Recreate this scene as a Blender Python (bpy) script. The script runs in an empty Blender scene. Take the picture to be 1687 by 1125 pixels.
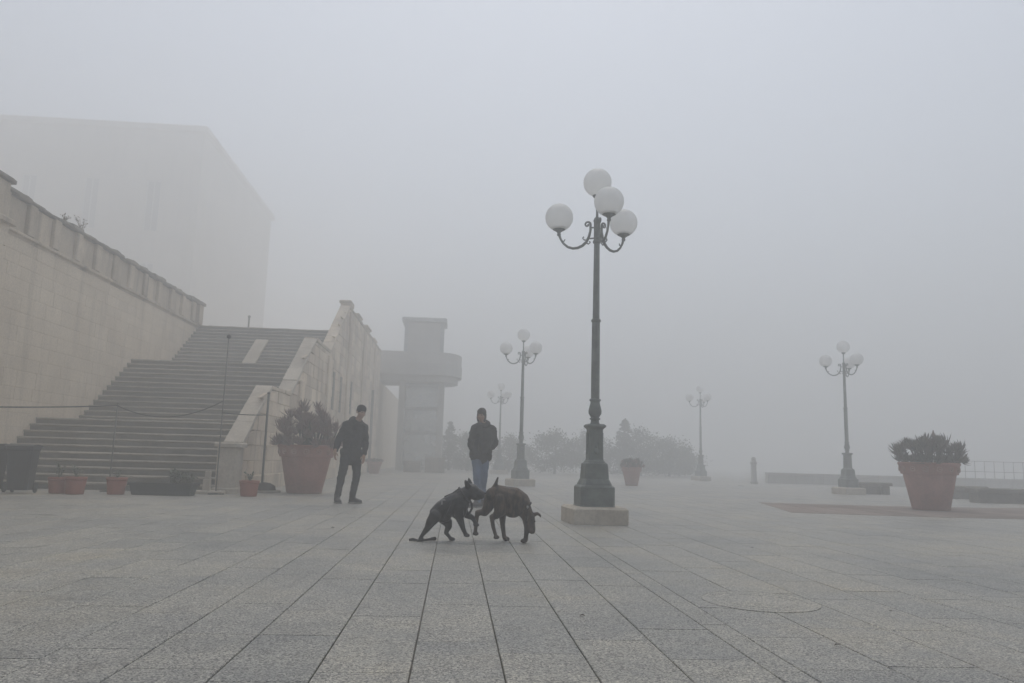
import bpy, bmesh, math, random
from mathutils import Vector, Matrix, noise

random.seed(7)
R = math.radians
scene = bpy.context.scene

# ------------------------------------------------------------------ camera, sky, sun, exposure
cam_d = bpy.data.cameras.new('camera')
cam = bpy.data.objects.new('camera', cam_d)
scene.collection.objects.link(cam)
scene.camera = cam
cam_d.sensor_width = 36.0
cam_d.lens = 1260.0 / 1687.0 * 36.0
cam_d.clip_end = 5000.0
CAM_H = 0.87


def camera_matrix():
    # pitched up, turned slightly right of the paving joints, rolled 1.6 degrees
    f = 1260.0
    y = Vector((-94.5, -191.5, -f)).normalized()
    d = Vector((math.cos(R(1.6)), -math.sin(R(1.6)), 0))
    x = (d - d.dot(y) * y).normalized()
    z = x.cross(y)
    m = Matrix((x, y, z)).to_4x4()
    m.translation = Vector((0, 0, CAM_H))
    return m


cam.matrix_world = camera_matrix()

SUN_EL, SUN_AZ = 68.0, 8.0        # degrees; azimuth measured from +Y towards +X
world = bpy.data.worlds.new('World')
scene.world = world
world.use_nodes = True
wn = world.node_tree
wn.nodes.clear()
w_out = wn.nodes.new('ShaderNodeOutputWorld')
w_bg = wn.nodes.new('ShaderNodeBackground')
w_sky = wn.nodes.new('ShaderNodeTexSky')
w_sky.sky_type = 'NISHITA'
w_sky.sun_disc = False
w_sky.sun_elevation = R(SUN_EL)
w_sky.sun_rotation = R(SUN_AZ)
w_sky.air_density = 1.0
w_sky.dust_density = 1.0
w_sky.ozone_density = 1.0
w_hsv = wn.nodes.new('ShaderNodeHueSaturation')
w_hsv.inputs['Saturation'].default_value = 0.62
wn.links.new(w_sky.outputs[0], w_hsv.inputs['Color'])
wn.links.new(w_hsv.outputs[0], w_bg.inputs['Color'])
w_bg.inputs['Strength'].default_value = 0.105
wn.links.new(w_bg.outputs[0], w_out.inputs['Surface'])

sun_d = bpy.data.lights.new('sun', 'SUN')
sun_d.energy = 1.2
sun_d.angle = R(40)
sun_d.color = (1.0, 0.935, 0.83)
sun = bpy.data.objects.new('sun', sun_d)
scene.collection.objects.link(sun)
sdir = Vector((math.sin(R(SUN_AZ)) * math.cos(R(SUN_EL)), math.cos(R(SUN_AZ)) * math.cos(R(SUN_EL)), math.sin(R(SUN_EL))))
sun.rotation_euler = sdir.to_track_quat('Z', 'Y').to_euler()
sun.location = (0, 0, 60)

scene.view_settings.view_transform = 'Standard'
scene.view_settings.look = 'None'
scene.view_settings.gamma = 1.0
scene.view_settings.exposure = 0.51
scene.view_settings.use_curve_mapping = False
cy = scene.cycles
cy.max_bounces = 8
cy.diffuse_bounces = 6
cy.glossy_bounces = 2
cy.transmission_bounces = 4
cy.volume_bounces = 3
cy.use_denoising = True

HAZE_DENSITY = 0.0248

COL = scene.collection

# ------------------------------------------------------------------ materials


def nt_new(name, rough=0.8, spec=0.3):
    m = bpy.data.materials.new(name)
    m.use_nodes = True
    nt = m.node_tree
    b = nt.nodes['Principled BSDF']
    b.inputs['Roughness'].default_value = rough
    b.inputs['Specular IOR Level'].default_value = spec
    return m, nt, b


def N(nt, t, **kw):
    n = nt.nodes.new(t)
    for k, v in kw.items():
        setattr(n, k, v)
    return n


def pos(nt, obj_space=False, scale=(1, 1, 1)):
    if obj_space:
        tc = N(nt, 'ShaderNodeTexCoord')
        out = tc.outputs['Object']
    else:
        g = N(nt, 'ShaderNodeNewGeometry')
        out = g.outputs['Position']
    mp = N(nt, 'ShaderNodeMapping')
    mp.inputs['Scale'].default_value = scale
    nt.links.new(out, mp.inputs['Vector'])
    return mp.outputs[0]


def noise_tex(nt, vec, scale, detail=4, rough=0.6):
    n = N(nt, 'ShaderNodeTexNoise')
    n.inputs['Scale'].default_value = scale
    n.inputs['Detail'].default_value = detail
    n.inputs['Roughness'].default_value = rough
    nt.links.new(vec, n.inputs['Vector'])
    return n.outputs['Fac']


def ramp(nt, fac, stops):
    r = N(nt, 'ShaderNodeValToRGB')
    e = r.color_ramp.elements
    while len(e) < len(stops):
        e.new(0.5)
    for i, (p, c) in enumerate(stops):
        e[i].position = p
        e[i].color = (c[0], c[1], c[2], 1) if not isinstance(c, (int, float)) else (c, c, c, 1)
    nt.links.new(fac, r.inputs['Fac'])
    return r.outputs['Color']


def mix(nt, a, b, fac, mode='MIX'):
    n = N(nt, 'ShaderNodeMix', data_type='RGBA', blend_type=mode)
    for sock, v in ((n.inputs[0], fac), (n.inputs[6], a), (n.inputs[7], b)):
        if hasattr(v, 'node'):
            nt.links.new(v, sock)
        elif isinstance(v, (int, float)):
            sock.default_value = v
        else:
            sock.default_value = (v[0], v[1], v[2], 1)
    return n.outputs[2]


def math_n(nt, op, a, b=0.0):
    n = N(nt, 'ShaderNodeMath', operation=op)
    for sock, v in ((n.inputs[0], a), (n.inputs[1], b)):
        if hasattr(v, 'node'):
            nt.links.new(v, sock)
        else:
            sock.default_value = v
    return n.outputs[0]


def bump(nt, b, height, strength, dist):
    n = N(nt, 'ShaderNodeBump')
    n.inputs['Strength'].default_value = strength
    n.inputs['Distance'].default_value = dist
    nt.links.new(height, n.inputs['Height'])
    nt.links.new(n.outputs[0], b.inputs['Normal'])


def mat_simple(name, c, rough=0.7, spec=0.3, var=0.25, scale=8.0, bump_d=0.0, bump_scale=30.0, metal=0.0, obj_space=True):
    m, nt, b = nt_new(name, rough, spec)
    v = pos(nt, obj_space)
    f = noise_tex(nt, v, scale)
    lo = [x * (1 - var) for x in c]
    hi = [x * (1 + var) for x in c]
    nt.links.new(ramp(nt, f, [(0.3, lo), (0.7, hi)]), b.inputs['Base Color'])
    b.inputs['Metallic'].default_value = metal
    if bump_d:
        bump(nt, b, noise_tex(nt, v, bump_scale, 5), 0.7, bump_d)
    return m


def mat_stone(name, light, dark, dirt, scale=0.6, streak=0.5, bump_d=0.01, rnd=0.12, rough=0.9):
    """weathered limestone: patchy tone, vertical run-off streaks with their own shape, per-block tone, pitting"""
    m, nt, b = nt_new(name, rough, 0.2)
    v = pos(nt)
    big = noise_tex(nt, v, scale, 6, 0.65)
    col = ramp(nt, big, [(0.3, dark), (0.68, light)])
    vs = pos(nt, False, (1.6, 1.6, 0.16))
    st = noise_tex(nt, vs, 1.4, 6, 0.7)
    col = mix(nt, col, dirt, math_n(nt, 'MULTIPLY', ramp(nt, st, [(0.5, 0.0), (0.72, 1.0)]), streak))
    fine = noise_tex(nt, v, 22.0, 6, 0.7)
    col = mix(nt, col, ramp(nt, fine, [(0.25, 0.55), (0.6, 1.05)]), 0.55, 'MULTIPLY')
    at = N(nt, 'ShaderNodeAttribute', attribute_name='rnd')
    oi = N(nt, 'ShaderNodeObjectInfo')
    r = math_n(nt, 'FRACT', math_n(nt, 'ADD', at.outputs['Fac'], oi.outputs['Random']))
    col = mix(nt, col, ramp(nt, r, [(0.0, 1 - rnd), (1.0, 1 + rnd)]), 1.0, 'MULTIPLY')
    nt.links.new(col, b.inputs['Base Color'])
    h = math_n(nt, 'ADD', math_n(nt, 'MULTIPLY', noise_tex(nt, v, 7.0, 6, 0.7), 1.0), math_n(nt, 'MULTIPLY', fine, 0.5))
    bump(nt, b, h, 0.8, bump_d)
    return m


def mat_granite():
    m, nt, b = nt_new('granite_paving', 0.72, 0.5)
    v = pos(nt)
    sp = N(nt, 'ShaderNodeTexVoronoi')
    sp.inputs['Scale'].default_value = 150.0
    nt.links.new(v, sp.inputs['Vector'])
    sep = N(nt, 'ShaderNodeSeparateColor')
    nt.links.new(sp.outputs['Color'], sep.inputs[0])
    grain = ramp(nt, sep.outputs[0], [(0.0, (0.05, 0.049, 0.047)), (0.2, (0.14, 0.135, 0.126)), (0.45, (0.245, 0.242, 0.222)),
                                      (0.75, (0.355, 0.345, 0.31)), (1.0, (0.52, 0.495, 0.44))])
    grain2 = ramp(nt, noise_tex(nt, v, 60.0, 3, 0.7), [(0.3, 0.72), (0.7, 1.25)])
    col = mix(nt, grain, grain2, 1.0, 'MULTIPLY')
    at = N(nt, 'ShaderNodeAttribute', attribute_name='rnd')
    oi = N(nt, 'ShaderNodeObjectInfo')
    r = math_n(nt, 'FRACT', math_n(nt, 'ADD', at.outputs['Fac'], oi.outputs['Random']))
    col = mix(nt, col, ramp(nt, r, [(0.0, (0.89, 0.90, 0.90)), (0.4, (0.97, 0.97, 0.96)), (0.8, (1.03, 1.02, 0.985)), (1.0, (1.09, 1.07, 1.02))]), 1.0, 'MULTIPLY')
    big = noise_tex(nt, v, 0.55, 6, 0.65)
    col = mix(nt, col, ramp(nt, big, [(0.3, (0.70, 0.72, 0.75)), (0.52, (1.0, 0.99, 0.97)), (0.72, (1.16, 1.08, 0.94))]), 1.0, 'MULTIPLY')
    med = noise_tex(nt, v, 3.2, 6, 0.7)
    col = mix(nt, col, ramp(nt, med, [(0.28, 0.72), (0.5, 1.0), (0.75, 1.12)]), 1.0, 'MULTIPLY')
    # dark drips and worn spots
    spot = noise_tex(nt, v, 1.7, 7, 0.75)
    col = mix(nt, col, (0.07, 0.07, 0.07), math_n(nt, 'MULTIPLY', ramp(nt, spot, [(0.62, 0.0), (0.74, 1.0)]), 0.55))
    tan = noise_tex(nt, pos(nt, False, (1.0, 0.45, 1.0)), 0.9, 7, 0.75)
    col = mix(nt, col, (0.30, 0.255, 0.19), math_n(nt, 'MULTIPLY', ramp(nt, tan, [(0.55, 0.0), (0.72, 1.0)]), 0.35))
    nt.links.new(col, b.inputs['Base Color'])
    nt.links.new(ramp(nt, med, [(0.3, 0.36), (0.7, 0.68)]), b.inputs['Roughness'])
    bump(nt, b, noise_tex(nt, v, 80.0, 3, 0.7), 0.6, 0.002)
    return m


def mat_leaf(name, c, c2, trans=0.25, rough=0.55):
    m, nt, b = nt_new(name, rough, 0.3)
    v = pos(nt)
    f = noise_tex(nt, v, 6.0, 3)
    nt.links.new(ramp(nt, f, [(0.3, c), (0.7, c2)]), b.inputs['Base Color'])
    tr = N(nt, 'ShaderNodeBsdfTranslucent')
    tr.inputs['Color'].default_value = (c2[0], c2[1], c2[2], 1)
    ms = N(nt, 'ShaderNodeMixShader')
    ms.inputs[0].default_value = trans
    nt.links.new(b.outputs[0], ms.inputs[1])
    nt.links.new(tr.outputs[0], ms.inputs[2])
    nt.links.new(ms.outputs[0], nt.nodes['Material Output'].inputs['Surface'])
    return m


def mat_globe():
    m, nt, b = nt_new('opal_glass', 0.25, 0.3)
    v = pos(nt, True)
    nt.links.new(ramp(nt, noise_tex(nt, v, 3.0, 5), [(0.3, (0.90, 0.895, 0.875)), (0.7, (0.95, 0.95, 0.94))]), b.inputs['Base Color'])
    tr = N(nt, 'ShaderNodeBsdfTranslucent')
    tr.inputs['Color'].default_value = (0.97, 0.97, 0.96, 1)
    ms = N(nt, 'ShaderNodeMixShader')
    ms.inputs[0].default_value = 0.55
    nt.links.new(b.outputs[0], ms.inputs[1])
    nt.links.new(tr.outputs[0], ms.inputs[2])
    rf = N(nt, 'ShaderNodeBsdfRefraction')
    rf.inputs['Color'].default_value = (0.97, 0.97, 0.96, 1)
    rf.inputs['Roughness'].default_value = 0.85
    rf.inputs['IOR'].default_value = 1.12
    ms2 = N(nt, 'ShaderNodeMixShader')
    ms2.inputs[0].default_value = 0.2
    nt.links.new(ms.outputs[0], ms2.inputs[1])
    nt.links.new(rf.outputs[0], ms2.inputs[2])
    nt.links.new(ms2.outputs[0], nt.nodes['Material Output'].inputs['Surface'])
    return m


def mat_glass_panel():
    m, nt, b = nt_new('lift_glass', 0.12, 0.5)
    v = pos(nt)
    nt.links.new(ramp(nt, noise_tex(nt, v, 1.5, 3), [(0.3, (0.45, 0.49, 0.49)), (0.7, (0.56, 0.60, 0.59))]), b.inputs['Base Color'])
    b.inputs['Alpha'].default_value = 0.4
    return m


def mat_brindle():
    m, nt, b = nt_new('brindle_coat', 0.6, 0.25)
    v = pos(nt, True, (9.0, 3.0, 2.2))
    wf = noise_tex(nt, v, 3.0, 5, 0.7)
    f = noise_tex(nt, pos(nt, True), 7.0, 5)
    col = mix(nt, ramp(nt, wf, [(0.40, (0.012, 0.009, 0.007)), (0.68, (0.12, 0.08, 0.052))]),
              (0.010, 0.009, 0.009), ramp(nt, f, [(0.52, 0.0), (0.70, 0.85)]))
    nt.links.new(col, b.inputs['Base Color'])
    bump(nt, b, noise_tex(nt, pos(nt, True, (1, 1, 0.4)), 160.0, 3), 0.5, 0.003)
    return m


def mat_jeans(name, c):
    m, nt, b = nt_new(name, 0.85, 0.2)
    v = pos(nt, True)
    f = noise_tex(nt, pos(nt, True, (1, 1, 0.35)), 9.0, 5)
    nt.links.new(ramp(nt, f, [(0.3, [x * 0.6 for x in c]), (0.7, [x * 1.35 for x in c])]), b.inputs['Base Color'])
    bump(nt, b, noise_tex(nt, v, 22.0, 4), 0.8, 0.012)
    return m


M = {}
M['granite'] = mat_granite()
M['limestone'] = mat_stone('limestone', (0.79, 0.68, 0.53), (0.62, 0.52, 0.395), (0.32, 0.265, 0.20), 0.5, 0.35, 0.012, 0.035)
M['parapet_stone'] = mat_stone('parapet_stone', (0.66, 0.56, 0.43), (0.41, 0.34, 0.255), (0.15, 0.125, 0.095), 0.9, 0.7, 0.02, 0.16)
M['coping'] = mat_stone('coping_stone', (0.27, 0.235, 0.19), (0.125, 0.11, 0.09), (0.07, 0.063, 0.052), 1.3, 0.5, 0.03, 0.25)
M['flank_stone'] = mat_stone('flank_stone', (0.77, 0.655, 0.50), (0.52, 0.415, 0.315), (0.22, 0.17, 0.13), 0.6, 0.6, 0.018, 0.16)
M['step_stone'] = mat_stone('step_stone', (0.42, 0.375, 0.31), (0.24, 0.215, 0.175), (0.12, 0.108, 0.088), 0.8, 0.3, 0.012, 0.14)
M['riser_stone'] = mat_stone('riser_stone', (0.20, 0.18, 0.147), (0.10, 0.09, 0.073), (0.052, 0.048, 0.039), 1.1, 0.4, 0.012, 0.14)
M['pale_slab'] = mat_stone('pale_slab', (0.48, 0.42, 0.33), (0.36, 0.31, 0.24), (0.2, 0.18, 0.14), 0.9, 0.2, 0.006, 0.05)
M['plinth_stone'] = mat_stone('plinth_stone', (0.58, 0.52, 0.43), (0.40, 0.345, 0.275), (0.2, 0.16, 0.12), 1.4, 0.3, 0.006, 0.08)
M['facade'] = mat_stone('facade_plaster', (0.42, 0.38, 0.32), (0.30, 0.27, 0.225), (0.18, 0.165, 0.14), 0.2, 0.5, 0.01, 0.05)
M['concrete'] = mat_stone('grey_concrete', (0.52, 0.50, 0.46), (0.40, 0.385, 0.35), (0.25, 0.24, 0.22), 0.5, 0.4, 0.006, 0.05)
M['red_paving'] = mat_stone('red_paving', (0.27, 0.215, 0.185), (0.17, 0.135, 0.115), (0.12, 0.10, 0.085), 0.8, 0.1, 0.004, 0.2)
M['iron'] = mat_simple('green_grey_iron', (0.118, 0.132, 0.118), 0.55, 0.4, 0.35, 5.0, 0.004, 40.0)
M['globe'] = mat_globe()
M['terracotta'] = mat_stone('terracotta', (0.42, 0.205, 0.165), (0.29, 0.132, 0.104), (0.42, 0.30, 0.25), 1.6, 0.35, 0.006, 0.06)
M['terracotta_pale'] = mat_stone('terracotta_pale', (0.46, 0.30, 0.25), (0.33, 0.19, 0.15), (0.40, 0.33, 0.28), 2.5, 0.3, 0.004, 0.1)
M['red_plastic'] = mat_simple('red_clay_plastic', (0.27, 0.075, 0.045), 0.6, 0.3, 0.2, 4.0, 0.0)
M['soil'] = mat_simple('soil', (0.035, 0.026, 0.02), 0.95, 0.1, 0.4, 20.0, 0.02, 25.0)
M['aloe'] = mat_leaf('aloe_leaf', (0.060, 0.056, 0.038), (0.125, 0.092, 0.066), 0.1)
M['aloe_purple'] = mat_leaf('aloe_leaf_purple', (0.16, 0.085, 0.080), (0.25, 0.15, 0.125), 0.15)
M['shrub'] = mat_leaf('shrub_leaf', (0.045, 0.055, 0.030), (0.10, 0.115, 0.065), 0.25)
M['conifer'] = mat_leaf('conifer_leaf', (0.040, 0.050, 0.030), (0.085, 0.10, 0.058), 0.2)
M['dry'] = mat_leaf('dry_leaf', (0.09, 0.06, 0.035), (0.16, 0.11, 0.06), 0.1)
M['bark'] = mat_simple('bark', (0.07, 0.055, 0.042), 0.95, 0.1, 0.4, 12.0, 0.02, 20.0)
M['bin'] = mat_simple('bin_plastic', (0.022, 0.024, 0.028), 0.5, 0.4, 0.25, 3.0)
M['trough'] = mat_simple('trough_plastic', (0.02, 0.024, 0.022), 0.6, 0.3, 0.3, 4.0)
M['post'] = mat_simple('post_steel', (0.11, 0.105, 0.095), 0.5, 0.4, 0.4, 6.0, 0.0, metal=0.3)
M['post_dark'] = mat_simple('post_dark', (0.045, 0.042, 0.038), 0.6, 0.3, 0.3, 6.0)
M['rope'] = mat_simple('rope', (0.045, 0.042, 0.038), 0.9, 0.1, 0.3, 30.0)
M['skin'] = mat_simple('skin', (0.36, 0.215, 0.155), 0.55, 0.35, 0.12, 9.0)
M['hair'] = mat_simple('hair', (0.02, 0.016, 0.013), 0.7, 0.2, 0.3, 60.0, 0.003, 120.0)
M['eye'] = mat_simple('eye', (0.02, 0.016, 0.014), 0.2, 0.5, 0.1, 10.0)
M['jacket_black'] = mat_jeans('black_jacket_cloth', (0.009, 0.008, 0.0075))
M['jacket_olive'] = mat_jeans('olive_jacket_cloth', (0.010, 0.010, 0.008))
M['wool'] = mat_simple('dark_wool', (0.014, 0.013, 0.013), 0.95, 0.1, 0.3, 40.0, 0.004, 90.0)
M['wool_brown'] = mat_simple('brown_wool', (0.030, 0.025, 0.023), 0.95, 0.1, 0.3, 40.0, 0.004, 90.0)
M['jeans_dark'] = mat_jeans('dark_jeans', (0.009, 0.0095, 0.011))
M['jeans_blue'] = mat_jeans('blue_jeans', (0.085, 0.125, 0.20))
M['shoe'] = mat_simple('dark_shoe', (0.024, 0.022, 0.02), 0.6, 0.3, 0.3, 12.0)
M['sole'] = mat_simple('pale_sole', (0.22, 0.20, 0.18), 0.7, 0.3, 0.2, 12.0)
M['black_coat'] = mat_simple('black_dog_coat', (0.005, 0.0047, 0.0045), 0.38, 0.35, 0.4, 6.0, 0.003, 150.0)
M['brindle'] = mat_brindle()
M['strap'] = mat_simple('black_strap', (0.011, 0.011, 0.012), 0.6, 0.3, 0.2, 20.0)
M['buckle'] = mat_simple('buckle_metal', (0.30, 0.29, 0.27), 0.4, 0.5, 0.2, 20.0)
M['lift_glass'] = mat_glass_panel()
M['lift_frame'] = mat_simple('lift_frame', (0.30, 0.31, 0.30), 0.5, 0.4, 0.2, 3.0)
M['dark_glass'] = mat_simple('window_glass', (0.06, 0.065, 0.07), 0.2, 0.5, 0.2, 1.0)
M['bird'] = mat_simple('knob_black', (0.012, 0.012, 0.012), 0.6, 0.3, 0.2, 9.0)

# ------------------------------------------------------------------ mesh builder


class MB:
    def __init__(self):
        self.v, self.f, self.r = [], [], []

    def add(self, vs, fs, rnd=None):
        o = len(self.v)
        self.v += [tuple(p) for p in vs]
        self.f += [tuple(i + o for i in q) for q in fs]
        if rnd is not None:
            self.r += [rnd] * len(vs)
        return self

    def box(self, x0, x1, y0, y1, z0, z1, rnd=None):
        vs = [(x0, y0, z0), (x1, y0, z0), (x1, y1, z0), (x0, y1, z0), (x0, y0, z1), (x1, y0, z1), (x1, y1, z1), (x0, y1, z1)]
        return self.add(vs, [(0, 3, 2, 1), (4, 5, 6, 7), (0, 1, 5, 4), (1, 2, 6, 5), (2, 3, 7, 6), (3, 0, 4, 7)], rnd)

    def chbox(self, x0, x1, y0, y1, z0, z1, b=0.02, rnd=None):
        """box with chamfered top and vertical edges"""
        def ring(i, z):
            a, c = i, b
            return [(x0 + a + c, y0 + a, z), (x1 - a - c, y0 + a, z), (x1 - a, y0 + a + c, z), (x1 - a, y1 - a - c, z),
                    (x1 - a - c, y1 - a, z), (x0 + a + c, y1 - a, z), (x0 + a, y1 - a - c, z), (x0 + a, y0 + a + c, z)]
        vs = ring(0, z0) + ring(0, z1 - b) + ring(b, z1)
        fs = [tuple(range(7, -1, -1)), tuple(range(16, 24))]
        for k in (0, 8):
            for i in range(8):
                j = (i + 1) % 8
                fs.append((k + i, k + j, k + 8 + j, k + 8 + i))
        return self.add(vs, fs, rnd)

    def poly_prism(self, pts, axis, a0, a1, rnd=None):
        """extrude polygon pts (two coordinates) along axis 'x','y','z' from a0 to a1"""
        n = len(pts)

        def mk(p, a):
            return {'x': (a, p[0], p[1]), 'y': (p[0], a, p[1]), 'z': (p[0], p[1], a)}[axis]
        vs = [mk(p, a0) for p in pts] + [mk(p, a1) for p in pts]
        fs = [tuple(range(n - 1, -1, -1)), tuple(range(n, 2 * n))]
        for i in range(n):
            j = (i + 1) % n
            fs.append((i, j, n + j, n + i))
        return self.add(vs, fs, rnd)

    def lathe(self, prof, seg=24, c=(0, 0, 0), square=False, ang0=0.0, flute=0.0):
        """profile of (radius, z); square: 4-sided with chamfered corners"""
        vs, fs = [], []
        if square:
            angs = []
            for k in range(4):
                angs += [(k, -1), (k, 1)]
            seg = 8
        for (r, z) in prof:
            for i in range(seg):
                if square:
                    ch = 0.16
                    k, s = angs[i]
                    # corner k, side s
                    cx, cyy = [(1, -1), (1, 1), (-1, 1), (-1, -1)][k]
                    if (k % 2 == 0) == (s < 0):
                        x, y = cx * (1 - ch) * r, cyy * r
                    else:
                        x, y = cx * r, cyy * (1 - ch) * r
                    vs.append((c[0] + x, c[1] + y, c[2] + z))
                else:
                    a = ang0 + 2 * math.pi * i / seg
                    rr = r * (1 - (flute if i % 2 else 0))
                    vs.append((c[0] + rr * math.cos(a), c[1] + rr * math.sin(a), c[2] + z))
        m = len(prof)
        for k in range(m - 1):
            for i in range(seg):
                j = (i + 1) % seg
                fs.append((k * seg + i, k * seg + j, (k + 1) * seg + j, (k + 1) * seg + i))
        fs.append(tuple(range(seg - 1, -1, -1)))
        fs.append(tuple(range((m - 1) * seg, m * seg)))
        return self.add(vs, fs)

    def tube(self, pts, rad, seg=8):
        pts = [Vector(p) for p in pts]
        n = len(pts)
        rs = rad if isinstance(rad, (list, tuple)) else [rad] * n
        vs, fs = [], []
        up = Vector((0, 0, 1))
        prev = None
        for i, p in enumerate(pts):
            t = (pts[min(i + 1, n - 1)] - pts[max(i - 1, 0)]).normalized()
            if prev is None:
                a = t.cross(up)
                if a.length < 0.05:
                    a = t.cross(Vector((0, 1, 0)))
            else:
                a = prev - t * prev.dot(t)
            a.normalize()
            prev = a
            b = t.cross(a)
            for k in range(seg):
                w = 2 * math.pi * k / seg
                vs.append(p + (a * math.cos(w) + b * math.sin(w)) * rs[i])
        for i in range(n - 1):
            for k in range(seg):
                j = (k + 1) % seg
                fs.append((i * seg + k, i * seg + j, (i + 1) * seg + j, (i + 1) * seg + k))
        fs.append(tuple(range(seg - 1, -1, -1)))
        fs.append(tuple(range((n - 1) * seg, n * seg)))
        return self.add(vs, fs)

    def ell(self, c, r, seg=14, rings=9, rot=None):
        c = Vector(c)
        if isinstance(r, (int, float)):
            r = (r, r, r)
        vs, fs = [], []
        for i in range(rings + 1):
            th = math.pi * i / rings
            if i in (0, rings):
                p = Vector((0, 0, r[2] * math.cos(th)))
                vs.append(c + (rot @ p if rot else p))
                continue
            for k in range(seg):
                a = 2 * math.pi * k / seg
                p = Vector((r[0] * math.sin(th) * math.cos(a), r[1] * math.sin(th) * math.sin(a), r[2] * math.cos(th)))
                vs.append(c + (rot @ p if rot else p))
        for k in range(seg):
            fs.append((0, 1 + k, 1 + (k + 1) % seg))
        for i in range(rings - 2):
            for k in range(seg):
                j = (k + 1) % seg
                a = 1 + i * seg
                fs.append((a + k, a + seg + k, a + seg + j, a + j))
        last = len(vs) - 1
        a = 1 + (rings - 2) * seg
        for k in range(seg):
            fs.append((a + k, last, a + (k + 1) % seg))
        return self.add(vs, fs)

    def cap(self, p0, p1, r0, r1, seg=12):
        """tapered capsule"""
        p0, p1 = Vector(p0), Vector(p1)
        t = (p1 - p0)
        if t.length < 1e-6:
            return self.ell(p0, max(r0, r1))
        t.normalize()
        pts, rs = [], []
        for a in (88, 60, 30):
            pts.append(p0 - t * r0 * math.sin(R(a)))
            rs.append(max(r0 * math.cos(R(a)), 0.0008))
        pts.append(p0); rs.append(r0)
        pts.append(p1); rs.append(r1)
        for a in (30, 60, 88):
            pts.append(p1 + t * r1 * math.sin(R(a)))
            rs.append(max(r1 * math.cos(R(a)), 0.0008))
        return self.tube(pts, rs, seg)

    def chain(self, pr, seg=12):
        for i in range(len(pr) - 1):
            self.cap(pr[i][0], pr[i + 1][0], pr[i][1], pr[i + 1][1], seg)
        return self

    def mesh(self, name, smooth=False):
        me = bpy.data.meshes.new(name)
        me.from_pydata(self.v, [], self.f)
        if self.r and len(self.r) == len(self.v):
            at = me.attributes.new('rnd', 'FLOAT', 'POINT')
            at.data.foreach_set('value', self.r)
        if smooth:
            me.polygons.foreach_set('use_smooth', [True] * len(me.polygons))
        me.update()
        return me

    def build(self, name, mat, parent=None, smooth=False, loc=None, rotz=0.0):
        return put(name, self.mesh(name, smooth), mat, parent, loc, rotz)


def put(name, me, mat, parent=None, loc=None, rotz=0.0):
    if mat is not None and not me.materials:
        me.materials.append(M[mat] if isinstance(mat, str) else mat)
    o = bpy.data.objects.new(name, me)
    COL.objects.link(o)
    if parent is not None:
        o.parent = parent
    if loc is not None:
        o.location = loc
    o.rotation_euler.z = rotz
    return o


def fix_normals(me):
    bm = bmesh.new()
    bm.from_mesh(me)
    bmesh.ops.recalc_face_normals(bm, faces=bm.faces)
    bm.to_mesh(me)
    bm.free()
    return me


def fuse(name, mb, voxel, mat, parent=None, smooth=6, fold=None, loc=None):
    """one continuous skin over overlapping forms"""
    me = fix_normals(mb.mesh(name + '_tmp'))
    t = bpy.data.objects.new('tmp', me)
    COL.objects.link(t)
    rm = t.modifiers.new('r', 'REMESH')
    rm.mode = 'VOXEL'
    rm.voxel_size = voxel
    sm = t.modifiers.new('s', 'SMOOTH')
    sm.iterations = smooth
    sm.factor = 0.5
    dg = bpy.context.evaluated_depsgraph_get()
    out = bpy.data.meshes.new_from_object(t.evaluated_get(dg))
    bpy.data.objects.remove(t)
    bpy.data.meshes.remove(me)
    out.name = name
    out.materials.clear()
    if fold:
        amp, sx, sz = fold
        nr = [v.normal.copy() for v in out.vertices]
        for v, n in zip(out.vertices, nr):
            q = Vector((v.co.x * sx, v.co.y * sx, v.co.z * sz))
            v.co += n * amp * noise.noise(q) + n * amp * 0.5 * noise.noise(q * 2.3 + Vector((3, 1, 7)))
    out.polygons.foreach_set('use_smooth', [True] * len(out.polygons))
    return put(name, out, mat, parent, loc)


def thing(name, label, cat, loc=(0, 0, 0), rotz=0.0, group=None):
    o = bpy.data.objects.new(name, None)
    COL.objects.link(o)
    o.empty_display_size = 0.1
    o.location = loc
    o.rotation_euler.z = rotz
    return tag(o, label, cat, group)


def tag(o, label=None, cat=None, group=None, kind=None):
    if label:
        o['label'] = label
    if cat:
        o['category'] = cat
    if group:
        o['group'] = group
    if kind:
        o['kind'] = kind
    return o


def copy_tree(o, parent=None):
    c = o.copy()
    COL.objects.link(c)
    c.parent = parent
    for ch in list(o.children):
        copy_tree(ch, c)
    return c


# ------------------------------------------------------------------ ground and paving
gm = MB()
gm.add([(-900, -300, -0.022), (900, -300, -0.022), (900, 1500, -0.022), (-900, 1500, -0.022)], [(0, 1, 2, 3)])
ground = gm.build('ground', 'granite')
tag(ground, kind='structure')

JOINT = 0.0055
strips = []            # x0, x1 of the paving strips
x = -0.147
while x < 1.38:
    strips.append((x, x + 0.383)); x += 0.383
strips.append((x, x + 0.15)); x += 0.15
while x < 22:
    strips.append((x, x + 0.43)); x += 0.43
x = -0.147
while x > -16:
    strips.append((x - 0.383, x)); x -= 0.383
strips.sort()
LENS = (0.62, 0.78, 0.94, 1.12)


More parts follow.
